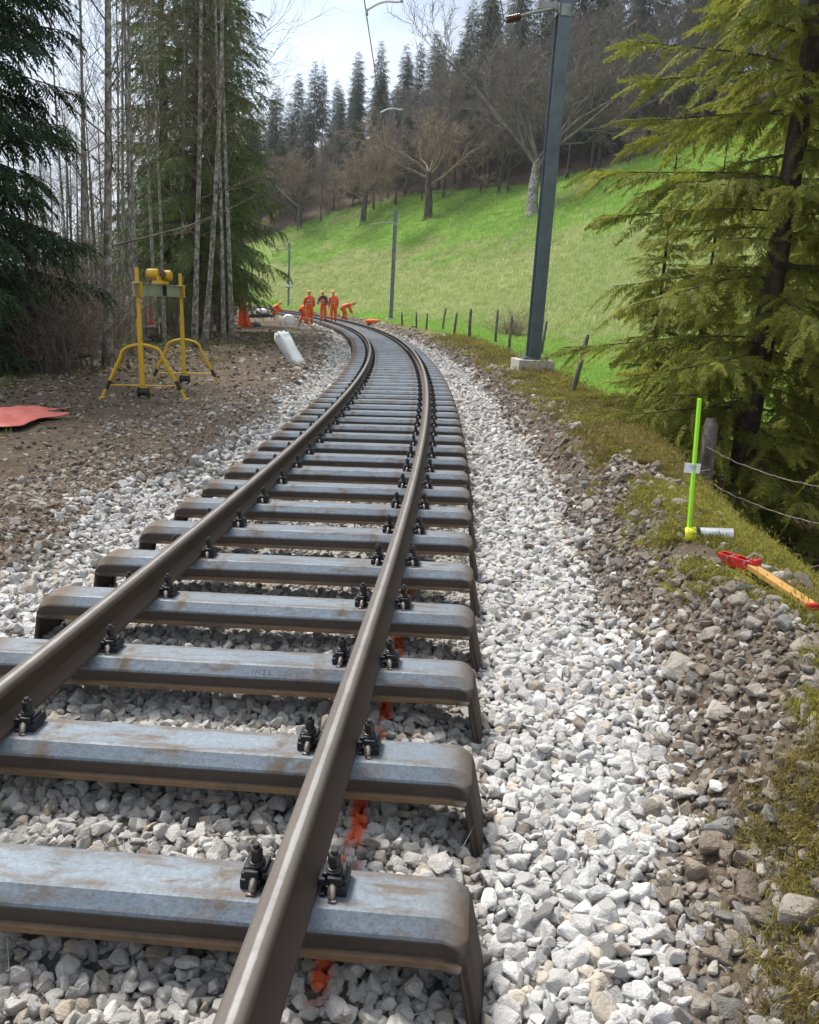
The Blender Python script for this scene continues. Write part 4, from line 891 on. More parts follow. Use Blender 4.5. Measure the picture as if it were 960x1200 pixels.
for n, xr, yr, s0 in ((26000, (1, 12), (11, 34), 1.), (36000, (-4, 24), (34, 62), 1.6), (36000, (-20, 45), (60, 135), 2.5)):
    X, Y, Z, T = spread_on(n, xr, yr, mead); k = len(X); G[0].append(np.c_[X, Y, Z]); G[1].append(np.c_[rng.normal(0, .12, k), rng.normal(0, .12, k), rng.uniform(0, 6.28, k)]); G[2].append(s0*rng.uniform(.5, 1.2, (k, 1))*np.array([[1.15, 1.15, .75]])); G[3].append(T)
scatter('meadow_grass', *[np.concatenate(g) for g in G], grass, 'green and straw-coloured grass of the sloping meadow', 'grass', 5)
def weeds(X, Y, Z, d, q):
    l, dr, _, _, _, fo = zones(X, Y, Z, d, q); t = rng.random((len(X), 1)); c = np.array([.06, .11, .02])*(1-t)+np.array([.17, .19, .06])*t; return (l*.75+.05)*(d < -3.4)*(d > -12), c
X, Y, Z, T = spread_on(16000, (-11, -2), (5, 34), weeds); k = len(X)
scatter('verge_weeds', np.c_[X, Y, Z], np.c_[np.zeros((k, 2)), rng.uniform(0, 6.28, k)], rng.uniform(.35, .8, (k, 1))*np.ones((1, 3)), T, grass, 'low green weeds at the edge of the left wood', 'weeds', 5)
def mossp(X, Y, Z, d, q):
    t = rng.random((len(X), 1)); s = ss(-.2, .2, fbm(X, Y, .8, 66))[:, None]
    c = (np.array([.13, .135, .020])*(1-t)+np.array([.36, .33, .055])*t)*(1-.65*s)+.65*s*np.array([.18, .125, .05])*(.7+.6*t); return mossmask(X, Y, d, q), c
MS = [[], [], [], []]
for n, yr, s0 in ((46000, (.2, 3), .72), (60000, (2.6, 6), .9), (18000, (6, 14), 1.7), (8000, (14, 30), 3.)):
    X, Y, Z, T = spread_on(n, (.4, 5.2), yr, mossp); ok = clear_of(X, Y, np.full(len(X), .07)); X, Y, Z, T = X[ok], Y[ok], Z[ok], T[ok]; k = len(X); MS[0].append(np.c_[X, Y, Z+.022*rng.random(k)]); MS[1].append(np.c_[rng.normal(0, .3, k), rng.normal(0, .3, k), rng.uniform(0, 6.28, k)]); MS[2].append(s0*rng.uniform(.6, 1.25, (k, 1))*np.array([[1, 1, .8]])); MS[3].append(T)
scatter('moss', *[np.concatenate(g) for g in MS], mossv, 'yellow-green and brown moss cushions on the stony bank', 'moss', 5)
def dryp(X, Y, Z, d, q):
    t = rng.random((len(X), 1)); return ss(2.5, 3.1, d)*(1-ss(3.8, 5., d))*ss(-.1, .25, fbm(X, Y, 1., 71))*.7, np.array([.22, .19, .09])*(1-t)+np.array([.46, .40, .24])*t
X, Y, Z, T = spread_on(5200, (.8, 5.5), (1.2, 24), dryp); k = len(X)
scatter('dry_grass', np.c_[X, Y, Z], np.c_[rng.normal(0, .5, k), rng.normal(0, .5, k), rng.uniform(0, 6.28, k)], rng.uniform(.3, .75, (k, 1))*np.array([[1, 1, .8]]), T, grass, 'withered pale grass along the edge of the mossy bank', 'grass', 5)
def leaf_mesh(seed):
    r = np.random.default_rng(seed); c = r.uniform(-.3, .5); return mesh_np('leaf', np.array([(-.5, 0, 0), (-.15, .3, .1+c*.2), (.25, .26, .08), (.5, 0, c*.4), (.25, -.26, .1), (-.15, -.3, .06), (0, 0, -.02)]), np.array([(6, 0, 1), (6, 1, 2), (6, 2, 3), (6, 3, 4), (6, 4, 5), (6, 5, 0)])[:, ::-1], [M['leaf']], None, {})
def twig_mesh(seed):
    r = random.Random(seed); m = MB(); p = Vector((-.5, 0, 0)); pts = [p]
    for i in range(4): p = p+Vector((.25, r.gauss(0, .05), r.gauss(0, .02))); pts.append(p)
    m.tube(pts, [.016, .015, .012, .009, .005], 5); m.tube([pts[2], pts[2]+Vector((.15, .16, .03))], [.009, .004], 4); me = m.mesh('twig', [M['leaf']], True); return me
leaves = variants('leaf_shape', [leaf_mesh(k) for k in range(5)]); twigs = variants('twig_shape', [twig_mesh(k) for k in range(6)])
def lit(X, Y, Z, d, q):
    pal = np.array([[.17, .12, .08], [.26, .19, .125], [.36, .29, .205], [.20, .15, .10], [.44, .38, .29]]); return np.where(d < 0, ss(2., 3.2, -d)*(1-ss(12, 16, -d))*(.35+.65*ss(3.5, 6, -d)), ss(2.1, 2.9, d)*(1-ss(5, 6, d))*.55), pal[rng.integers(0, 5, len(X))]*rng.uniform(.75, 1.2, (len(X), 1))
LT = [[], [], [], []]
for n, xr, yr, s0 in ((22000, (-9, 5), (.5, 12), 1.), (20000, (-14, 6), (12, 34), 1.7)):
    X, Y, Z, T = spread_on(n, xr, yr, lit); k = len(X); LT[0].append(np.c_[X, Y, Z+.008]); LT[1].append(np.c_[rng.normal(0, .4, (k, 2)), rng.uniform(0, 6.28, k)]); LT[2].append(s0*rng.uniform(.03, .08, (k, 1))*np.ones((1, 3))); LT[3].append(T)
scatter('leaf_litter', *[np.concatenate(g) for g in LT], leaves, 'dead brown leaves on the soil of the verge and wood', 'leaves', 5)
X, Y, Z, T = spread_on(3400, (-12, 5), (2, 26), lambda X, Y, Z, d, q: (lit(X, Y, Z, d, q)[0]*.8, np.array([.24, .19, .14])*rng.uniform(.5, 1.5, (len(X), 1)))); k = len(X)
scatter('fallen_twigs', np.c_[X, Y, Z+.012], np.c_[rng.normal(0, .12, (k, 2)), rng.uniform(0, 6.28, k)], rng.uniform(.15, .6, (k, 1))*np.ones((1, 3)), T, twigs, 'thin fallen twigs on the soil', 'twigs', 6)

# ------------------------------------------------------------------ yellow lifting frame
def gantry():
    A = Vector((-3.57, 10.95, 0)); B = Vector((-3.66, 13.3, 0)); gz = min(ground(A.x, A.y), ground(B.x, B.y)); mid = (A+B)/2; mid.z = gz
    ax = (B-A); L = ax.length; o = thing('lifting_gantry', mid, 'yellow steel lifting frame with a galvanised beam on two arched stands', 'gantry', atan2(ax.y, ax.x))
    h = L/2; zb = 1.40-gz-.02
    b = MB(); e = .17
    for s in (-1, 1): b.box((0, 0, zb+s*.078), (L+2*e, .085, .009))
    b.box((0, 0, zb), (L+2*e, .007, .147)); bm_ = b.build('beam', M['galv'], o, bevel=.002)
    st = MB(); st.box((.10, 0, zb), (.035, .096, .172)); st.tube([(.10, -.05, zb-.08), (.09, -.05, zb-.34)], .006, 6); st.build('strap', M['black'], bm_)
    hm = MB(); hm.box((-.02, 0, zb+.108), (.36, .15, .045)); hm.box((-.02, 0, zb+.16), (.30, .035, .06)); hm.build('hoist', M['yellow'], o, bevel=.006)
    hoist = [c for c in C.objects if c.parent == o and c.name.startswith('hoist')][-1]
    X = Matrix.Translation((-.11, .17, zb+.225)) @ Matrix.Rotation(pi/2, 4, 'X') @ Matrix.Scale(1.5, 4, (0, 0, 1)); m = MB(); m.lathe([(.045, 0), (.068, .012), (.072, .03), (.072, .10), (.062, .112)], 18, 0, X); m.build('motor', M['yellow'], hoist, True)
    X = Matrix.Translation((-.03, 0, zb+.225)) @ Matrix.Rotation(pi/2, 4, 'Y'); m = MB(); m.lathe([(.06, 0), (.07, .005), (.07, .07), (.06, .075)], 16, 0, X); m.build('chain_drum', M['ruststeel'], hoist, True)
    X = Matrix.Translation((.09, -.02, zb+.21)) @ Matrix.Rotation(pi/2, 4, 'X'); m = MB(); m.lathe([(.05, 0), (.075, .01), (.075, .10), (.05, .12), (.03, .125)], 16, 0, X); m.box((.10, 0, zb+.14), (.07, .09, .05)); m.build('gearbox', M['yellow'], hoist, True)
    for s in (-1, 1):
        x = s*h; gx = o.matrix_basis @ Vector((x, 0, 0)); z0 = ground(gx.x, gx.y)-gz
        p = MB(); p.box((x, 0, (.17+zb+.27)/2+z0/2), (.046, .046, zb+.27-.17-z0)); p.box((x, 0, zb), (.075, .11, .19)); p.box((x, .034, .62), (.03, .016, .9)); pp = p.build('post', M['yellow'], o, bevel=.004)
        a = MB(); H = .70; w_ = .55; pts = []
        for k in range(-12, 13):
            u = k/12
            if abs(u) > .5: t = (abs(u)-.5)/.5; q = (.235+(w_-.235)*t, H-.085-(H-.085)*t)
            else: an = u/.5*radians(68); q = (.255*sin(abs(an)), H-.135+.135*cos(an)-.0)
            if abs(u) <= .5: q = (.25*sin(abs(an))/sin(radians(68)), H-.085*(1-cos(an))/(1-cos(radians(68))))
            y = q[0]*(1 if u > 0 else -1); g2 = o.matrix_basis @ Vector((x, y, 0)); pts.append(Vector((x, y, z0+q[1])))
        a.tube(pts, .021, 10); leg = a.build('arched_legs', M['yellow'], o, True)
        for sg_ in (-1, 1):
            def lp(t): return Vector((x, sg_*(.235+(w_-.235)*t), z0+(H-.085)*(1-t)))
            q = MB(); q.tube([lp(.10), lp(.62)], .027, 10); q.build('leg_sleeve', M['yellow'], leg, True)
            q = MB(); q.tube([lp(.62), lp(.80)], .0255, 10); q.build('black_band', M['black'], leg, True)
            q = MB(); q.box(lp(1.0)+Vector((0, 0, .006)), (.10, .09, .012)); q.build('foot_plate', M['yellow'], leg, bevel=.003)
        q = MB(); q.tube([(x, -.46, z0+.17), (x, .46, z0+.17)], .010, 8); q.build('tie_rod', M['yellow'], o, True)
        q = MB(); q.lathe([(.075, -.075), (.075, -.055), (.045, -.05), (.045, .05), (.075, .055), (.075, .075)], 18, 0, Matrix.Translation((x, 0, z0+.085)) @ Matrix.Rotation(pi/2, 4, 'X')); q.build('roller', M['black'], o, True)
        q = MB(); q.box((x, 0, z0+.15), (.03, .17, .02)); [q.box((x, k*.084, z0+.115), (.03, .008, .09)) for k in (-1, 1)]; q.build('roller_fork', M['yellow'], o)
gantry()
# power unit behind the frame
g = hit(177, 404); o = thing('power_unit', g, 'black engine unit with a red handle, on the ground behind the yellow frame', 'machine', .5); k = .9
m = MB(); m.box((0, 0, .36*k), (.34, .30, .34)); [m.box((0, 0, .24+.05*i), (.38, .34, .014)) for i in range(6)]; m.build('engine', M['black'], o, bevel=.01)
m = MB(); m.tube([(-.26, -.2, .1), (-.26, -.2, .62), (-.26, .2, .62), (-.26, .2, .1)], .018, 8); m.tube([(.26, -.2, .1), (.26, -.2, .62), (.26, .2, .62), (.26, .2, .1)], .018, 8); m.box((0, -.2, .1), (.55, .03, .03)); m.box((0, .2, .1), (.55, .03, .03)); m.build('tube_frame', M['black'], o, True)
m = MB(); m.tube([(.02, 0, .55), (.03, 0, .75), (0, 0, .92), (.04, 0, 1.02)], [.035, .03, .035, .03], 10); m.box((.02, 0, .60), (.14, .10, .10)); m.build('handle', M['red'], o, True)
for s in (-1, 1): m = MB(); m.lathe([(.05, -.03), (.11, -.025), (.11, .025), (.05, .03)], 16, 0, Matrix.Translation((.16, s*.24, .11)) @ Matrix.Rotation(pi/2, 4, 'X')); m.build('wheel', M['black'], o, True)
# ------------------------------------------------------------------ tarpaulin, bags, cloths
def sheet(name, corners, n, mat, label, cat, amp=.03, lift=.02, seed=1, thick=.004, frill=.0):
    A, B, C_, D = [Vector(c) for c in corners]; V = []
    for j in range(n+1):
        for i in range(n+1):
            u, v = i/n, j/n; p = A.lerp(B, u).lerp(D.lerp(C_, u), v); e = min(u, 1-u, v, 1-v)
            p = p+Vector((float(vnoise(p.x*1., p.y+9., .3, seed)), float(vnoise(p.x+5., p.y, .3, seed+3)), 0))*frill*(1-min(1, e*6))
            z = ground(p.x, p.y); p.z = z+lift+amp*(float(fbm(np.array([p.x]), np.array([p.y]), .45, seed)[0])+.35)*min(1, .25+e*5); V.append(p)
    F = [(j*(n+1)+i, j*(n+1)+i+1, (j+1)*(n+1)+i+1, (j+1)*(n+1)+i) for j in range(n) for i in range(n)]
    o = link(name, mesh_np(name, np.array(V), np.array(F), [mat], None, None, True)); s = o.modifiers.new('thickness', 'SOLIDIFY'); s.thickness = thick; return tag(o, label, cat)
def hp(x, y): h = hit(x, y); return (h.x, h.y, 0)
sheet('tarpaulin', [hp(-90, 519), hp(42, 499), hp(90, 484), hp(-90, 477)], 42, M['tarp'], 'faded red tarpaulin spread flat on the dirt at the left edge', 'tarpaulin', .07, .05, 3, .004, .35)
def sack(loc, sx, sy, sz, axis, label, mat='bag', seed=0, rz=0, tie=True, pw=.62, crease=.10):
    bm = bmesh.new(); bmesh.ops.create_uvsphere(bm, u_segments=28, v_segments=20, radius=1)
    r = random.Random(seed); off_ = Vector((r.uniform(0, 50), r.uniform(0, 50), r.uniform(0, 50))); from mathutils import noise as mn
    for v in bm.verts:
        c = v.co; q = Vector([abs(a)**pw*(1 if a > 0 else -1) for a in c]); n_ = mn.fractal((q*2.3)+off_, .9, 2., 4)*crease; q = q*(1+n_); ty = 1-.45*max(0, q.z-.5) if tie else 1; v.co = Vector((q.x*sx*ty, q.y*sy*ty, q.z*sz))
    me = bpy.data.meshes.new('bag'); bm.to_mesh(me); bm.free(); me.materials.append(M[mat]); me.polygons.foreach_set('use_smooth', np.ones(len(me.polygons), bool)); o = link('bag', me)
    ax = Vector(axis).normalized(); o.rotation_euler = (ax.to_track_quat('Z', 'Y').to_matrix() @ Matrix.Rotation(rz, 3, 'Z')).to_euler(); o.location = Vector(loc); return tag(o, label, 'bag', 'white bags left of the track')
b = hit(350, 426); ax = Vector((-.42, .25, .62)); L_ = ax.length*.5; o = sack(b+ax*.50+Vector((0, 0, -.03)), .185, .10, .40, ax, 'large white plastic bag leaning on the stony verge, left of the track curve', seed=2, tie=False, pw=.30, crease=.24)
b = hit(338, 380); sack(b+Vector((0, .1, .22)), .30, .22, .30, (-.1, .2, 1), 'small white bag beside the crouching workers, nearest to the rails', seed=4)
b = hit(306, 372); o = thing('dark_slab', b, 'low dark slab under a white bag at the foot of the meadow', 'slab'); m = MB(); m.box((0, 0, .10), (1.5, .9, .22)); m.build('slab', M['black'], o, bevel=.03); m = MB(); m.box((.1, 0, .225), (1.1, .7, .03)); m.build('lid', M['darkcloth'], o, bevel=.01)
sack(b+Vector((.1, 0, .40)), .55, .35, .2, (.1, .1, 1), 'crumpled white bag lying on the dark slab', seed=6)
b = hit(300, 383); sack_o = sack(b+Vector((0, 0, .08)), .55, .22, .14, (.05, 0, 1), 'dark jacket lying on the mossy verge near the white bags', 'darkcloth', 8, .3, False); sack_o.name = 'jacket'; sack_o['category'] = 'jacket'; del sack_o['group']
b = hit(437, 378); so_ = sack(b+Vector((0, 0, .06)), .42, .25, .13, (0, 0, 1), 'low orange bundle lying beside the foot of the distant mast', 'orange', 11, .2, False); so_.name = 'cloth_bundle'; so_['category'] = 'bundle'; del so_['group']
b = hit(285, 384); t = at(284, 345, b.y); o = link('stake', bpy.data.meshes.new('x')); m = MB(); m.tube([(0, 0, -.1), (.02, 0, (t.z-b.z)*.5), (-.02, 0, t.z-b.z)], [.05, .05, .035], 8); m.tube([(0, 0, (t.z-b.z)*.75), (.12, .05, (t.z-b.z)*.98)], [.05, .03], 6); o.data = m.mesh('stake', [M['bark_spruce']], True); o.location = b; tag(o, 'dark wooden stake holding up an orange cloth at the end of the left wood', 'stake')
def cloth():
    H = t.z-b.z; n = 22; V = []
    for j in range(n+1):
        v = j/n
        for i in range(n+1):
            u = i/n-.5; wd = (.10+.52*v**1.2); fold = .05*sin(u*26+v*3)*(.3+v)+.06*sin(u*9+1); V.append((u*wd*1.15+.12*v*v+.02, -.09-.16*v+fold-.1*u*u, H*.97*(1-v)*(1+.0)+.03+.04*abs(u)))
    F = [(j*(n+1)+i, j*(n+1)+i+1, (j+1)*(n+1)+i+1, (j+1)*(n+1)+i) for j in range(n) for i in range(n)]
    o = link('orange_cloth', mesh_np('cloth', np.array(V), np.array(F), [M['orange']], None, None, True), None, b); s = o.modifiers.new('thickness', 'SOLIDIFY'); s.thickness = .01; tag(o, 'orange cloth draped in folds from a dark stake at the end of the wood', 'cloth')
cloth()
# ------------------------------------------------------------------ neon stake, spray can, red tool with batten
b = hit(806, 634); t = at(820, 467, b.y); o = thing('marker_stake', b, 'neon green marker stake with a small white tag, standing in the moss', 'stake'); d = t-b
q = d.to_track_quat('Z', 'Y').to_matrix().to_4x4(); m = MB(); Lh = d.length; m.box((0, 0, Lh/2-.05), (.030, .012, Lh+.1), 0, q); m.build('lath', M['neon'], o, bevel=.002)
c_ = at(810, 548, b.y)-b; m = MB(); Rt = Matrix.Rotation(.05, 3, 'Y'); m.box(c_+Vector((.002, -.013, 0)), (.074, .003, .046), 0, None, Rt); tg = m.build('tag', M['tag'], o, bevel=.001)
m = MB(); [m.box(c_+Vector((.004+dx, -.0155, dz)), (w_, .001, .0035)) for dx, dz, w_ in ((0, .010, .034), (.004, .002, .026), (.002, -.006, .014))]; m.build('print_lines', M['ink'], tg)
A = hit(801, 638); B = A+Vector((.95, -.16, 0)).normalized()*.21; B.z = ground(B.x, B.y); d = (B-A).normalized(); A = A+Vector((0, 0, .044))
o = thing('spray_can', A, 'silver spray can with a bright yellow cap lying on the moss', 'spray can'); Q = d.to_track_quat('Z', 'Y').to_matrix().to_4x4()
m = MB(); m.lathe([(.020, .052), (.0315, .062), (.0325, .068), (.0325, .205), (.031, .210), (.0335, .212), (.0335, .216), (.028, .217)], 24, 0, Q); m.build('can_body', M['can'], o, True)
m = MB(); m.lathe([(.0335, .050), (.0345, .052), (.0345, .066), (.0335, .068)], 24, 0, Q); m.build('black_ring', M['black'], o, True)
m = MB(); m.lathe([(.018, .0), (.026, .001), (.0315, .006), (.0335, .016), (.034, .049)], 24, 0, Q); cp = m.build('cap', M['capyellow'], o, True)
m = MB(); m.lathe([(.011, -.003), (.013, -.002), (.013, .002)], 14, 0, Q); m.build('nozzle_recess', M['black'], cp, True)
A = hit(872, 668); B = hit(951, 722); d = B-A; d2 = Vector((d.x, d.y, 0)).normalized(); L_ = d.length
o = thing('track_gauge', A, 'red steel clamp tool with a yellowed wooden bar with red tip, lying on the moss', 'tool'); zr = max(0, (B.z-A.z))/L_
rt = atan2(d.y, d.x); X = Matrix.Rotation(rt, 4, 'Z') @ Matrix.Rotation(-math.asin(max(-.9, min(.9, (B.z-A.z)/L_))), 4, 'Y')
m = MB(); m.box((L_*.52, 0, .034), (L_*.92, .042, .024), 0, X); m.build('wooden_bar', M['batten'], o, bevel=.003)
m = MB(); m.box((L_*.995, 0, .034), (L_*.035, .0435, .0255), 0, X); m.build('red_tip', M['red'], o, bevel=.003)
X2 = X @ Matrix.Translation((.045, .0, 0)) @ Matrix.Rotation(.55, 4, 'Z'); m = MB()
for s in (-1, 1): m.box((-.05, s*.024, .036), (.17, .006, .046), 0, X2)
m.box((-.05, 0, .0145), (.17, .046, .005), 0, X2); m.box((-.136, 0, .034), (.008, .054, .050), 0, X2); m.box((.03, 0, .040), (.012, .054, .058), 0, X2); m.box((-.06, 0, .045), (.010, .046, .03), 0, X2); hd_ = m.build('clamp_channel', M['red'], o, bevel=.002)
m = MB(); m.lathe([(.006, -.03), (.006, .03)], 10, 0, X2 @ Matrix.Translation((-.09, 0, .05)) @ Matrix.Rotation(pi/2, 4, 'X')); m.lathe([(.006, -.03), (.006, .03)], 10, 0, X2 @ Matrix.Translation((-.01, 0, .05)) @ Matrix.Rotation(pi/2, 4, 'X')); m.tube([X2 @ Vector((-.02, 0, .06)), X2 @ Vector((.0, .02, .085)), X2 @ Vector((.03, .04, .07))], .004, 6); m.box((.0, .05, .03), (.11, .05, .006), 0, X2); m.build('pin', M['galv'], hd_, True)
b = hit(966, 706); o = link('flat_stone', stone_mesh(910, M['mast'])); o.data.materials[0] = simple('grey_slate', (.22, .23, .235), .8, 0, .3, 12); o.location = b; o.scale = (.10, .08, .05); tag(o, 'flat grey stone beside the red tip of the wooden bar', 'stone')
for (px, py, s, lab) in ((845, 985, .13, 'dark angular rock sunk between the moss cushions on the bank'), (905, 968, .10, 'pale flat rock on the bank, above the dark angular one'), (914, 853, .07, 'whitish rounded rock in the moss at the right edge'), (868, 1085, .10, 'dark grey slanting rock low on the bank, near the bottom right corner')):
    o = link('rock', stone_mesh(920+int(s*1000), M['stone'])); c = (.17, .17, .165) if 'dark' in lab else (.48, .46, .43); o.data.materials[0] = simple('rock_face', c, .9, 0, .4, 4, None, .5, 9); o.location = hit(px, py)+Vector((0, 0, s*.12)); o.scale = (s*1.2, s, s*.95); o.rotation_euler = (.3, .2, px); tag(o, lab, 'rock', 'larger rocks on the bank')
# dead sticks by the split post
for A, B, lab in (((822, 568), (852, 528), 'thin pale stick leaning beside the thick split post'), ((826, 572), (866, 559), 'dead branch lying low at the foot of the thick split post')):
    a = hit(*A); e = at(*B, a.y+.1); m = MB(); m.tube([a, a.lerp(e, .5)+Vector((0, 0, .02)), e], [.010, .008, .004], 6); m.tube([a.lerp(e, .55), a.lerp(e, .8)+Vector((.06, 0, .05))], [.005, .002], 5); tag(m.build('stick', M['twig_warm'], None, True), lab, 'stick')

# ------------------------------------------------------------------ workers
def skin_obj(name, J, E_, rad, mat, parent=None, root=None, lv=1):
    names = list(J); me = bpy.data.meshes.new(name); me.from_pydata([J[n] for n in names], [(names.index(a), names.index(b)) for a, b in E_], []); me.materials.append(mat)
    bm = bmesh.new(); bm.from_mesh(me); ly = bm.verts.layers.skin.verify(); bm.verts.ensure_lookup_table()
    for i, n in enumerate(names): r_ = rad[n]; bm.verts[i][ly].radius = r_ if isinstance(r_, tuple) else (r_, r_); bm.verts[i][ly].use_root = (n == root)
    bm.to_mesh(me); bm.free(); o = link(name, me, parent); s = o.modifiers.new('skin', 'SKIN'); s.use_smooth_shade = True; u = o.modifiers.new('sub', 'SUBSURF'); u.levels = u.render_levels = lv; return o
def person(loc, rz, label, bend=0., crouch=0., arms=(.12, .12), reach=(0., 0.), stride=.0, vest='orange', sleeves='orange', trousers='orange', turn=0):
    hip = .94-.46*crouch; V = Vector; Rb = Matrix.Rotation(-bend, 3, 'X'); pel = V((0, -.10*bend-.12*crouch, hip))
    def up(x, y, z): return pel+Rb @ V((x, y, z))
    J = {'pelvis': pel, 'belly': up(0, .01, .20), 'chest': up(0, 0, .42), 'neck': up(0, .015, .57), 'jaw': up(0, .03, .63), 'head': up(0, .03, .73), 'crown': up(0, .02, .80), 'nose': up(0, .125, .70)}
    E1 = [('pelvis', 'belly'), ('belly', 'chest'), ('chest', 'neck'), ('neck', 'jaw'), ('jaw', 'head'), ('head', 'crown'), ('head', 'nose')]
    rd = {'pelvis': (.145, .11), 'belly': (.14, .10), 'chest': (.16, .11), 'neck': .055, 'jaw': .07, 'head': (.085, .10), 'crown': .07, 'nose': .016}
    for k, s in ((0, -1), (1, 1)):
        n = 'lr'[k]; sh = up(s*.19, 0, .47); a = arms[k]; f = reach[k]; dn = V((s*sin(a), sin(f)*cos(a), -cos(f)*cos(a))); el = sh+dn*.29; d2 = V((s*sin(a)*.2-s*.06, sin(f+.35), -cos(f+.35))).normalized(); wr = el+d2*.25; hd2 = wr+d2*.075
        J.update({'sh'+n: sh, 'el'+n: el, 'wr'+n: wr, 'hand'+n: hd2}); E1 += [('chest', 'sh'+n), ('sh'+n, 'el'+n), ('el'+n, 'wr'+n), ('wr'+n, 'hand'+n)]; rd.update({'sh'+n: .062, 'el'+n: .043, 'wr'+n: .030, 'hand'+n: (.04, .02)})
        sd_ = d2.cross(V((0, 0, 1))); sd_ = sd_.normalized() if sd_.length > .1 else V((0, 1, 0))
        for i, (sp, lf) in enumerate(((-.027, .075), (-.009, .085), (.009, .08), (.027, .065))):
            J['f%d%s' % (i, n)] = hd2+sd_*sp+d2*.02; J['t%d%s' % (i, n)] = hd2+sd_*sp*1.2+d2*lf+V((0, .02, 0)); E1 += [('hand'+n, 'f%d%s' % (i, n)), ('f%d%s' % (i, n), 't%d%s' % (i, n))]; rd['f%d%s' % (i, n)] = .010; rd['t%d%s' % (i, n)] = .008
        J['th'+n] = wr+sd_*-.05+d2*.07; E1.append(('wr'+n, 'th'+n)); rd['th'+n] = .011
        hp_ = pel+V((s*.10, 0, -.03)); st = stride*(1 if k else -1); kn = V((s*.12, pel.y+.42*crouch*1.0+st*.4+.03+.05*bend, (.5-.10*crouch))); an = V((s*.12, pel.y*.6+.02+st-.12*crouch, .09)); to = an+V((s*.02, .16, -.05))
        J.update({'hip'+n: hp_, 'kn'+n: kn, 'an'+n: an, 'to'+n: to}); E1 += [('pelvis', 'hip'+n), ('hip'+n, 'kn'+n), ('kn'+n, 'an'+n), ('an'+n, 'to'+n)]; rd.update({'hip'+n: .095, 'kn'+n: .065, 'an'+n: .045, 'to'+n: .04})
    o = skin_obj('person', J, E1, rd, M['skin'], None, 'pelvis'); o.location = loc; o.rotation_euler = (0, 0, rz); tag(o, label, 'person', 'railway workers in orange')
    def sub(name, keys, edges, grow, mat, root, over={}):
        r2 = {k: (tuple(x+grow for x in rd[k]) if isinstance(rd[k], tuple) else rd[k]+grow) for k in keys}; r2.update(over); return skin_obj(name, {k: J[k] for k in keys}, edges, r2, M[mat], o, root)
    J['hem'] = pel.lerp(J['belly'], -.25); rd['hem'] = (.15, .12)
    if sleeves == vest: sub('jacket', ['hem', 'pelvis', 'belly', 'chest', 'neck', 'shl', 'ell', 'wrl', 'shr', 'elr', 'wrr'], [('hem', 'pelvis'), ('pelvis', 'belly'), ('belly', 'chest'), ('chest', 'neck'), ('chest', 'shl'), ('shl', 'ell'), ('ell', 'wrl'), ('chest', 'shr'), ('shr', 'elr'), ('elr', 'wrr')], .040, vest, 'belly', {'neck': .06})
    else:
        sub('jacket', ['pelvis', 'belly', 'chest', 'neck', 'shl', 'ell', 'wrl', 'shr', 'elr', 'wrr'], [('pelvis', 'belly'), ('belly', 'chest'), ('chest', 'neck'), ('chest', 'shl'), ('shl', 'ell'), ('ell', 'wrl'), ('chest', 'shr'), ('shr', 'elr'), ('elr', 'wrr')], .028, sleeves, 'belly', {'neck': .06})
        sub('vest', ['hem', 'pelvis', 'belly', 'chest'], [('hem', 'pelvis'), ('pelvis', 'belly'), ('belly', 'chest')], .05, vest, 'belly')
    sub('trousers', ['belly', 'pelvis', 'hipl', 'knl', 'anl', 'hipr', 'knr', 'anr'], [('belly', 'pelvis'), ('pelvis', 'hipl'), ('hipl', 'knl'), ('knl', 'anl'), ('pelvis', 'hipr'), ('hipr', 'knr'), ('knr', 'anr')], .034, trousers, 'pelvis', {'belly': (.11, .08), 'anl': .085, 'anr': .085})
    for n in 'lr': sub('boot', ['an'+n, 'to'+n], [('an'+n, 'to'+n)], .018, 'boot', 'an'+n)
    q = (J['crown']-J['jaw']).to_track_quat('Z', 'Y').to_matrix().to_4x4(); Xh = Matrix.Translation(J['head']+Rb @ V((0, -.005, .01))) @ (Rb.to_4x4())
    m = MB(); m.lathe([(.150, .015), (.152, .022), (.122, .03), (.118, .06), (.10, .10), (.065, .13), (.02, .143)], 18, 0, Xh); m.build('helmet', M['helmet'], o, True)
    for hz_ in (.16, .30):
        m = MB(); rx, ry = (.186, .150); ring = []
        for k in range(25): ang = 2*pi*k/24; ring.append(up(rx*cos(ang), ry*sin(ang)+.005, hz_))
        m.tube(ring, .016, 6, 0, False); m.build('reflective_band', M['vestgrey'], o, True)
    for n in 'lr':
        m = MB(); ring = []; c = J['kn'+n].lerp(J['an'+n], .4); ax = (J['an'+n]-J['kn'+n]).normalized(); u_ = ax.orthogonal().normalized(); w2 = ax.cross(u_)
        m.tube([c+(u_*cos(2*pi*k/16)+w2*sin(2*pi*k/16))*.082 for k in range(17)], .014, 6, 0, False); m.build('reflective_band', M['vestgrey'], o, True)
    return o
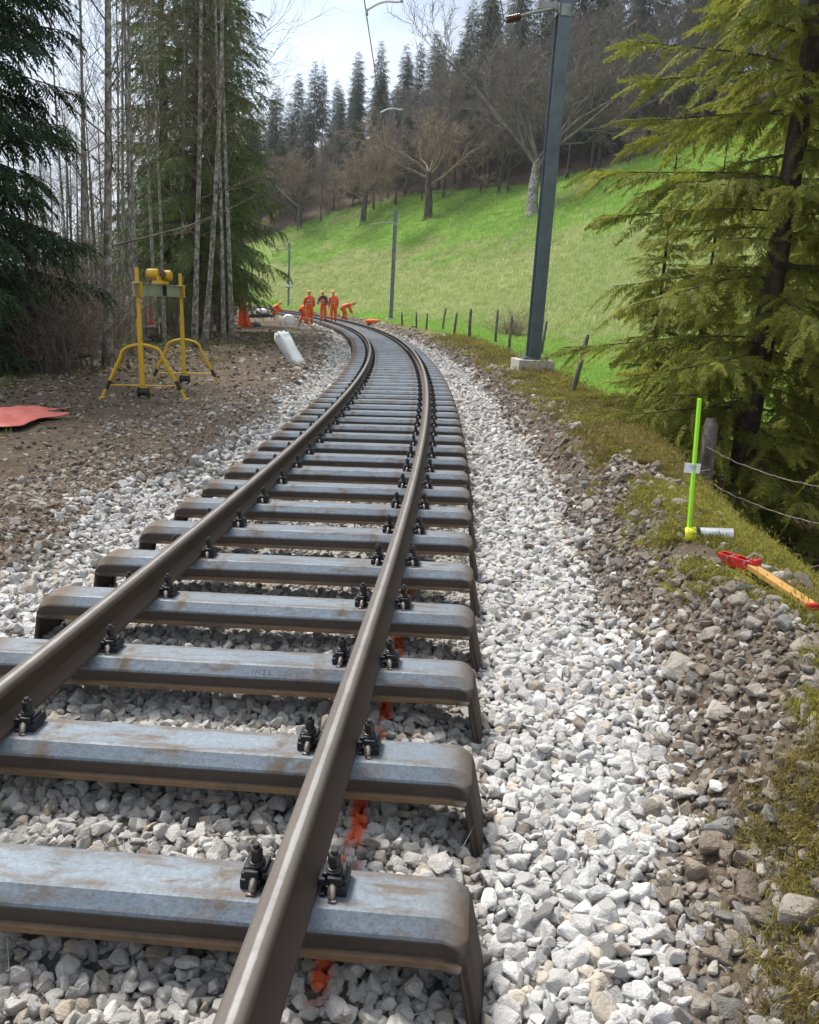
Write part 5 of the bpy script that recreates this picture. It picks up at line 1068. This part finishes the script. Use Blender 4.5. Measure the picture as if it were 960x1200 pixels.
def wpos(px, py, Y): p = at(px, py, Y); p.z = ground(p.x, p.y) if abs(float(dist(p.x, p.y)[0])) > 1.0 else float(grade(p.y)); return p
person(wpos(363, 381, 46), .15, 'worker in full orange standing left of the left rail', .08, 0, (.2, .15), (.5, .6), .10)
person(wpos(356, 377, 48), -1.1, 'worker in orange bent double just behind a standing one', 1.25, .25, (.1, .1), (.1, .3), .12)
person(wpos(379, 374, 50.5), 3.0, 'worker facing the camera in an orange vest over grey sleeves, between two others', .15, 0, (.25, .2), (.3, .5), .06, 'orange', 'darkcloth')
person(wpos(391, 376, 49), .25, 'worker all in orange standing on the track with his back to the camera', .05, 0, (.15, .2), (.25, .2), .05)
person(wpos(404, 372, 53), -1.45, 'worker in orange stooping over the right rail, on the right of the group', 1.2, .2, (.1, .15), (.1, .2), .12)
person(wpos(322, 369, 60), -1.2, 'worker in orange crouching far back at the inner rail, apart from the others', .9, .95, (.2, .2), (.4, .6), .05)
a = wpos(375, 377, 49.6); o = thing('shovel', a, 'yellow-handled shovel standing between two workers', 'shovel'); m = MB(); m.tube([(0, 0, .25), (.08, 0, 1.35)], .022, 8); m.build('handle', M['yellow'], o, True); m = MB(); m.box((-.01, 0, .13), (.22, .02, .28)); m.tube([(-.01, 0, .24), (.0, 0, .34)], .028, 8); m.build('blade', M['galv'], o, bevel=.008)

# ------------------------------------------------------------------ thin spring haze
def haze():
    m = bpy.data.materials.new('thin_haze'); m.use_nodes = True; t = m.node_tree; [t.nodes.remove(n) for n in list(t.nodes)]
    o_ = t.nodes.new('ShaderNodeOutputMaterial'); v = t.nodes.new('ShaderNodeVolumePrincipled'); v.inputs['Density'].default_value = .00028; v.inputs['Color'].default_value = (.93, .95, 1, 1); v.inputs['Anisotropy'].default_value = .2
    t.links.new(v.outputs[0], o_.inputs['Volume']); b = MB(); b.box((50, 345, 45), (920, 730, 120)); o = b.build('haze', m); o['kind'] = 'stuff'; o['label'] = 'thin pale haze over the valley'; o['category'] = 'haze'
haze()
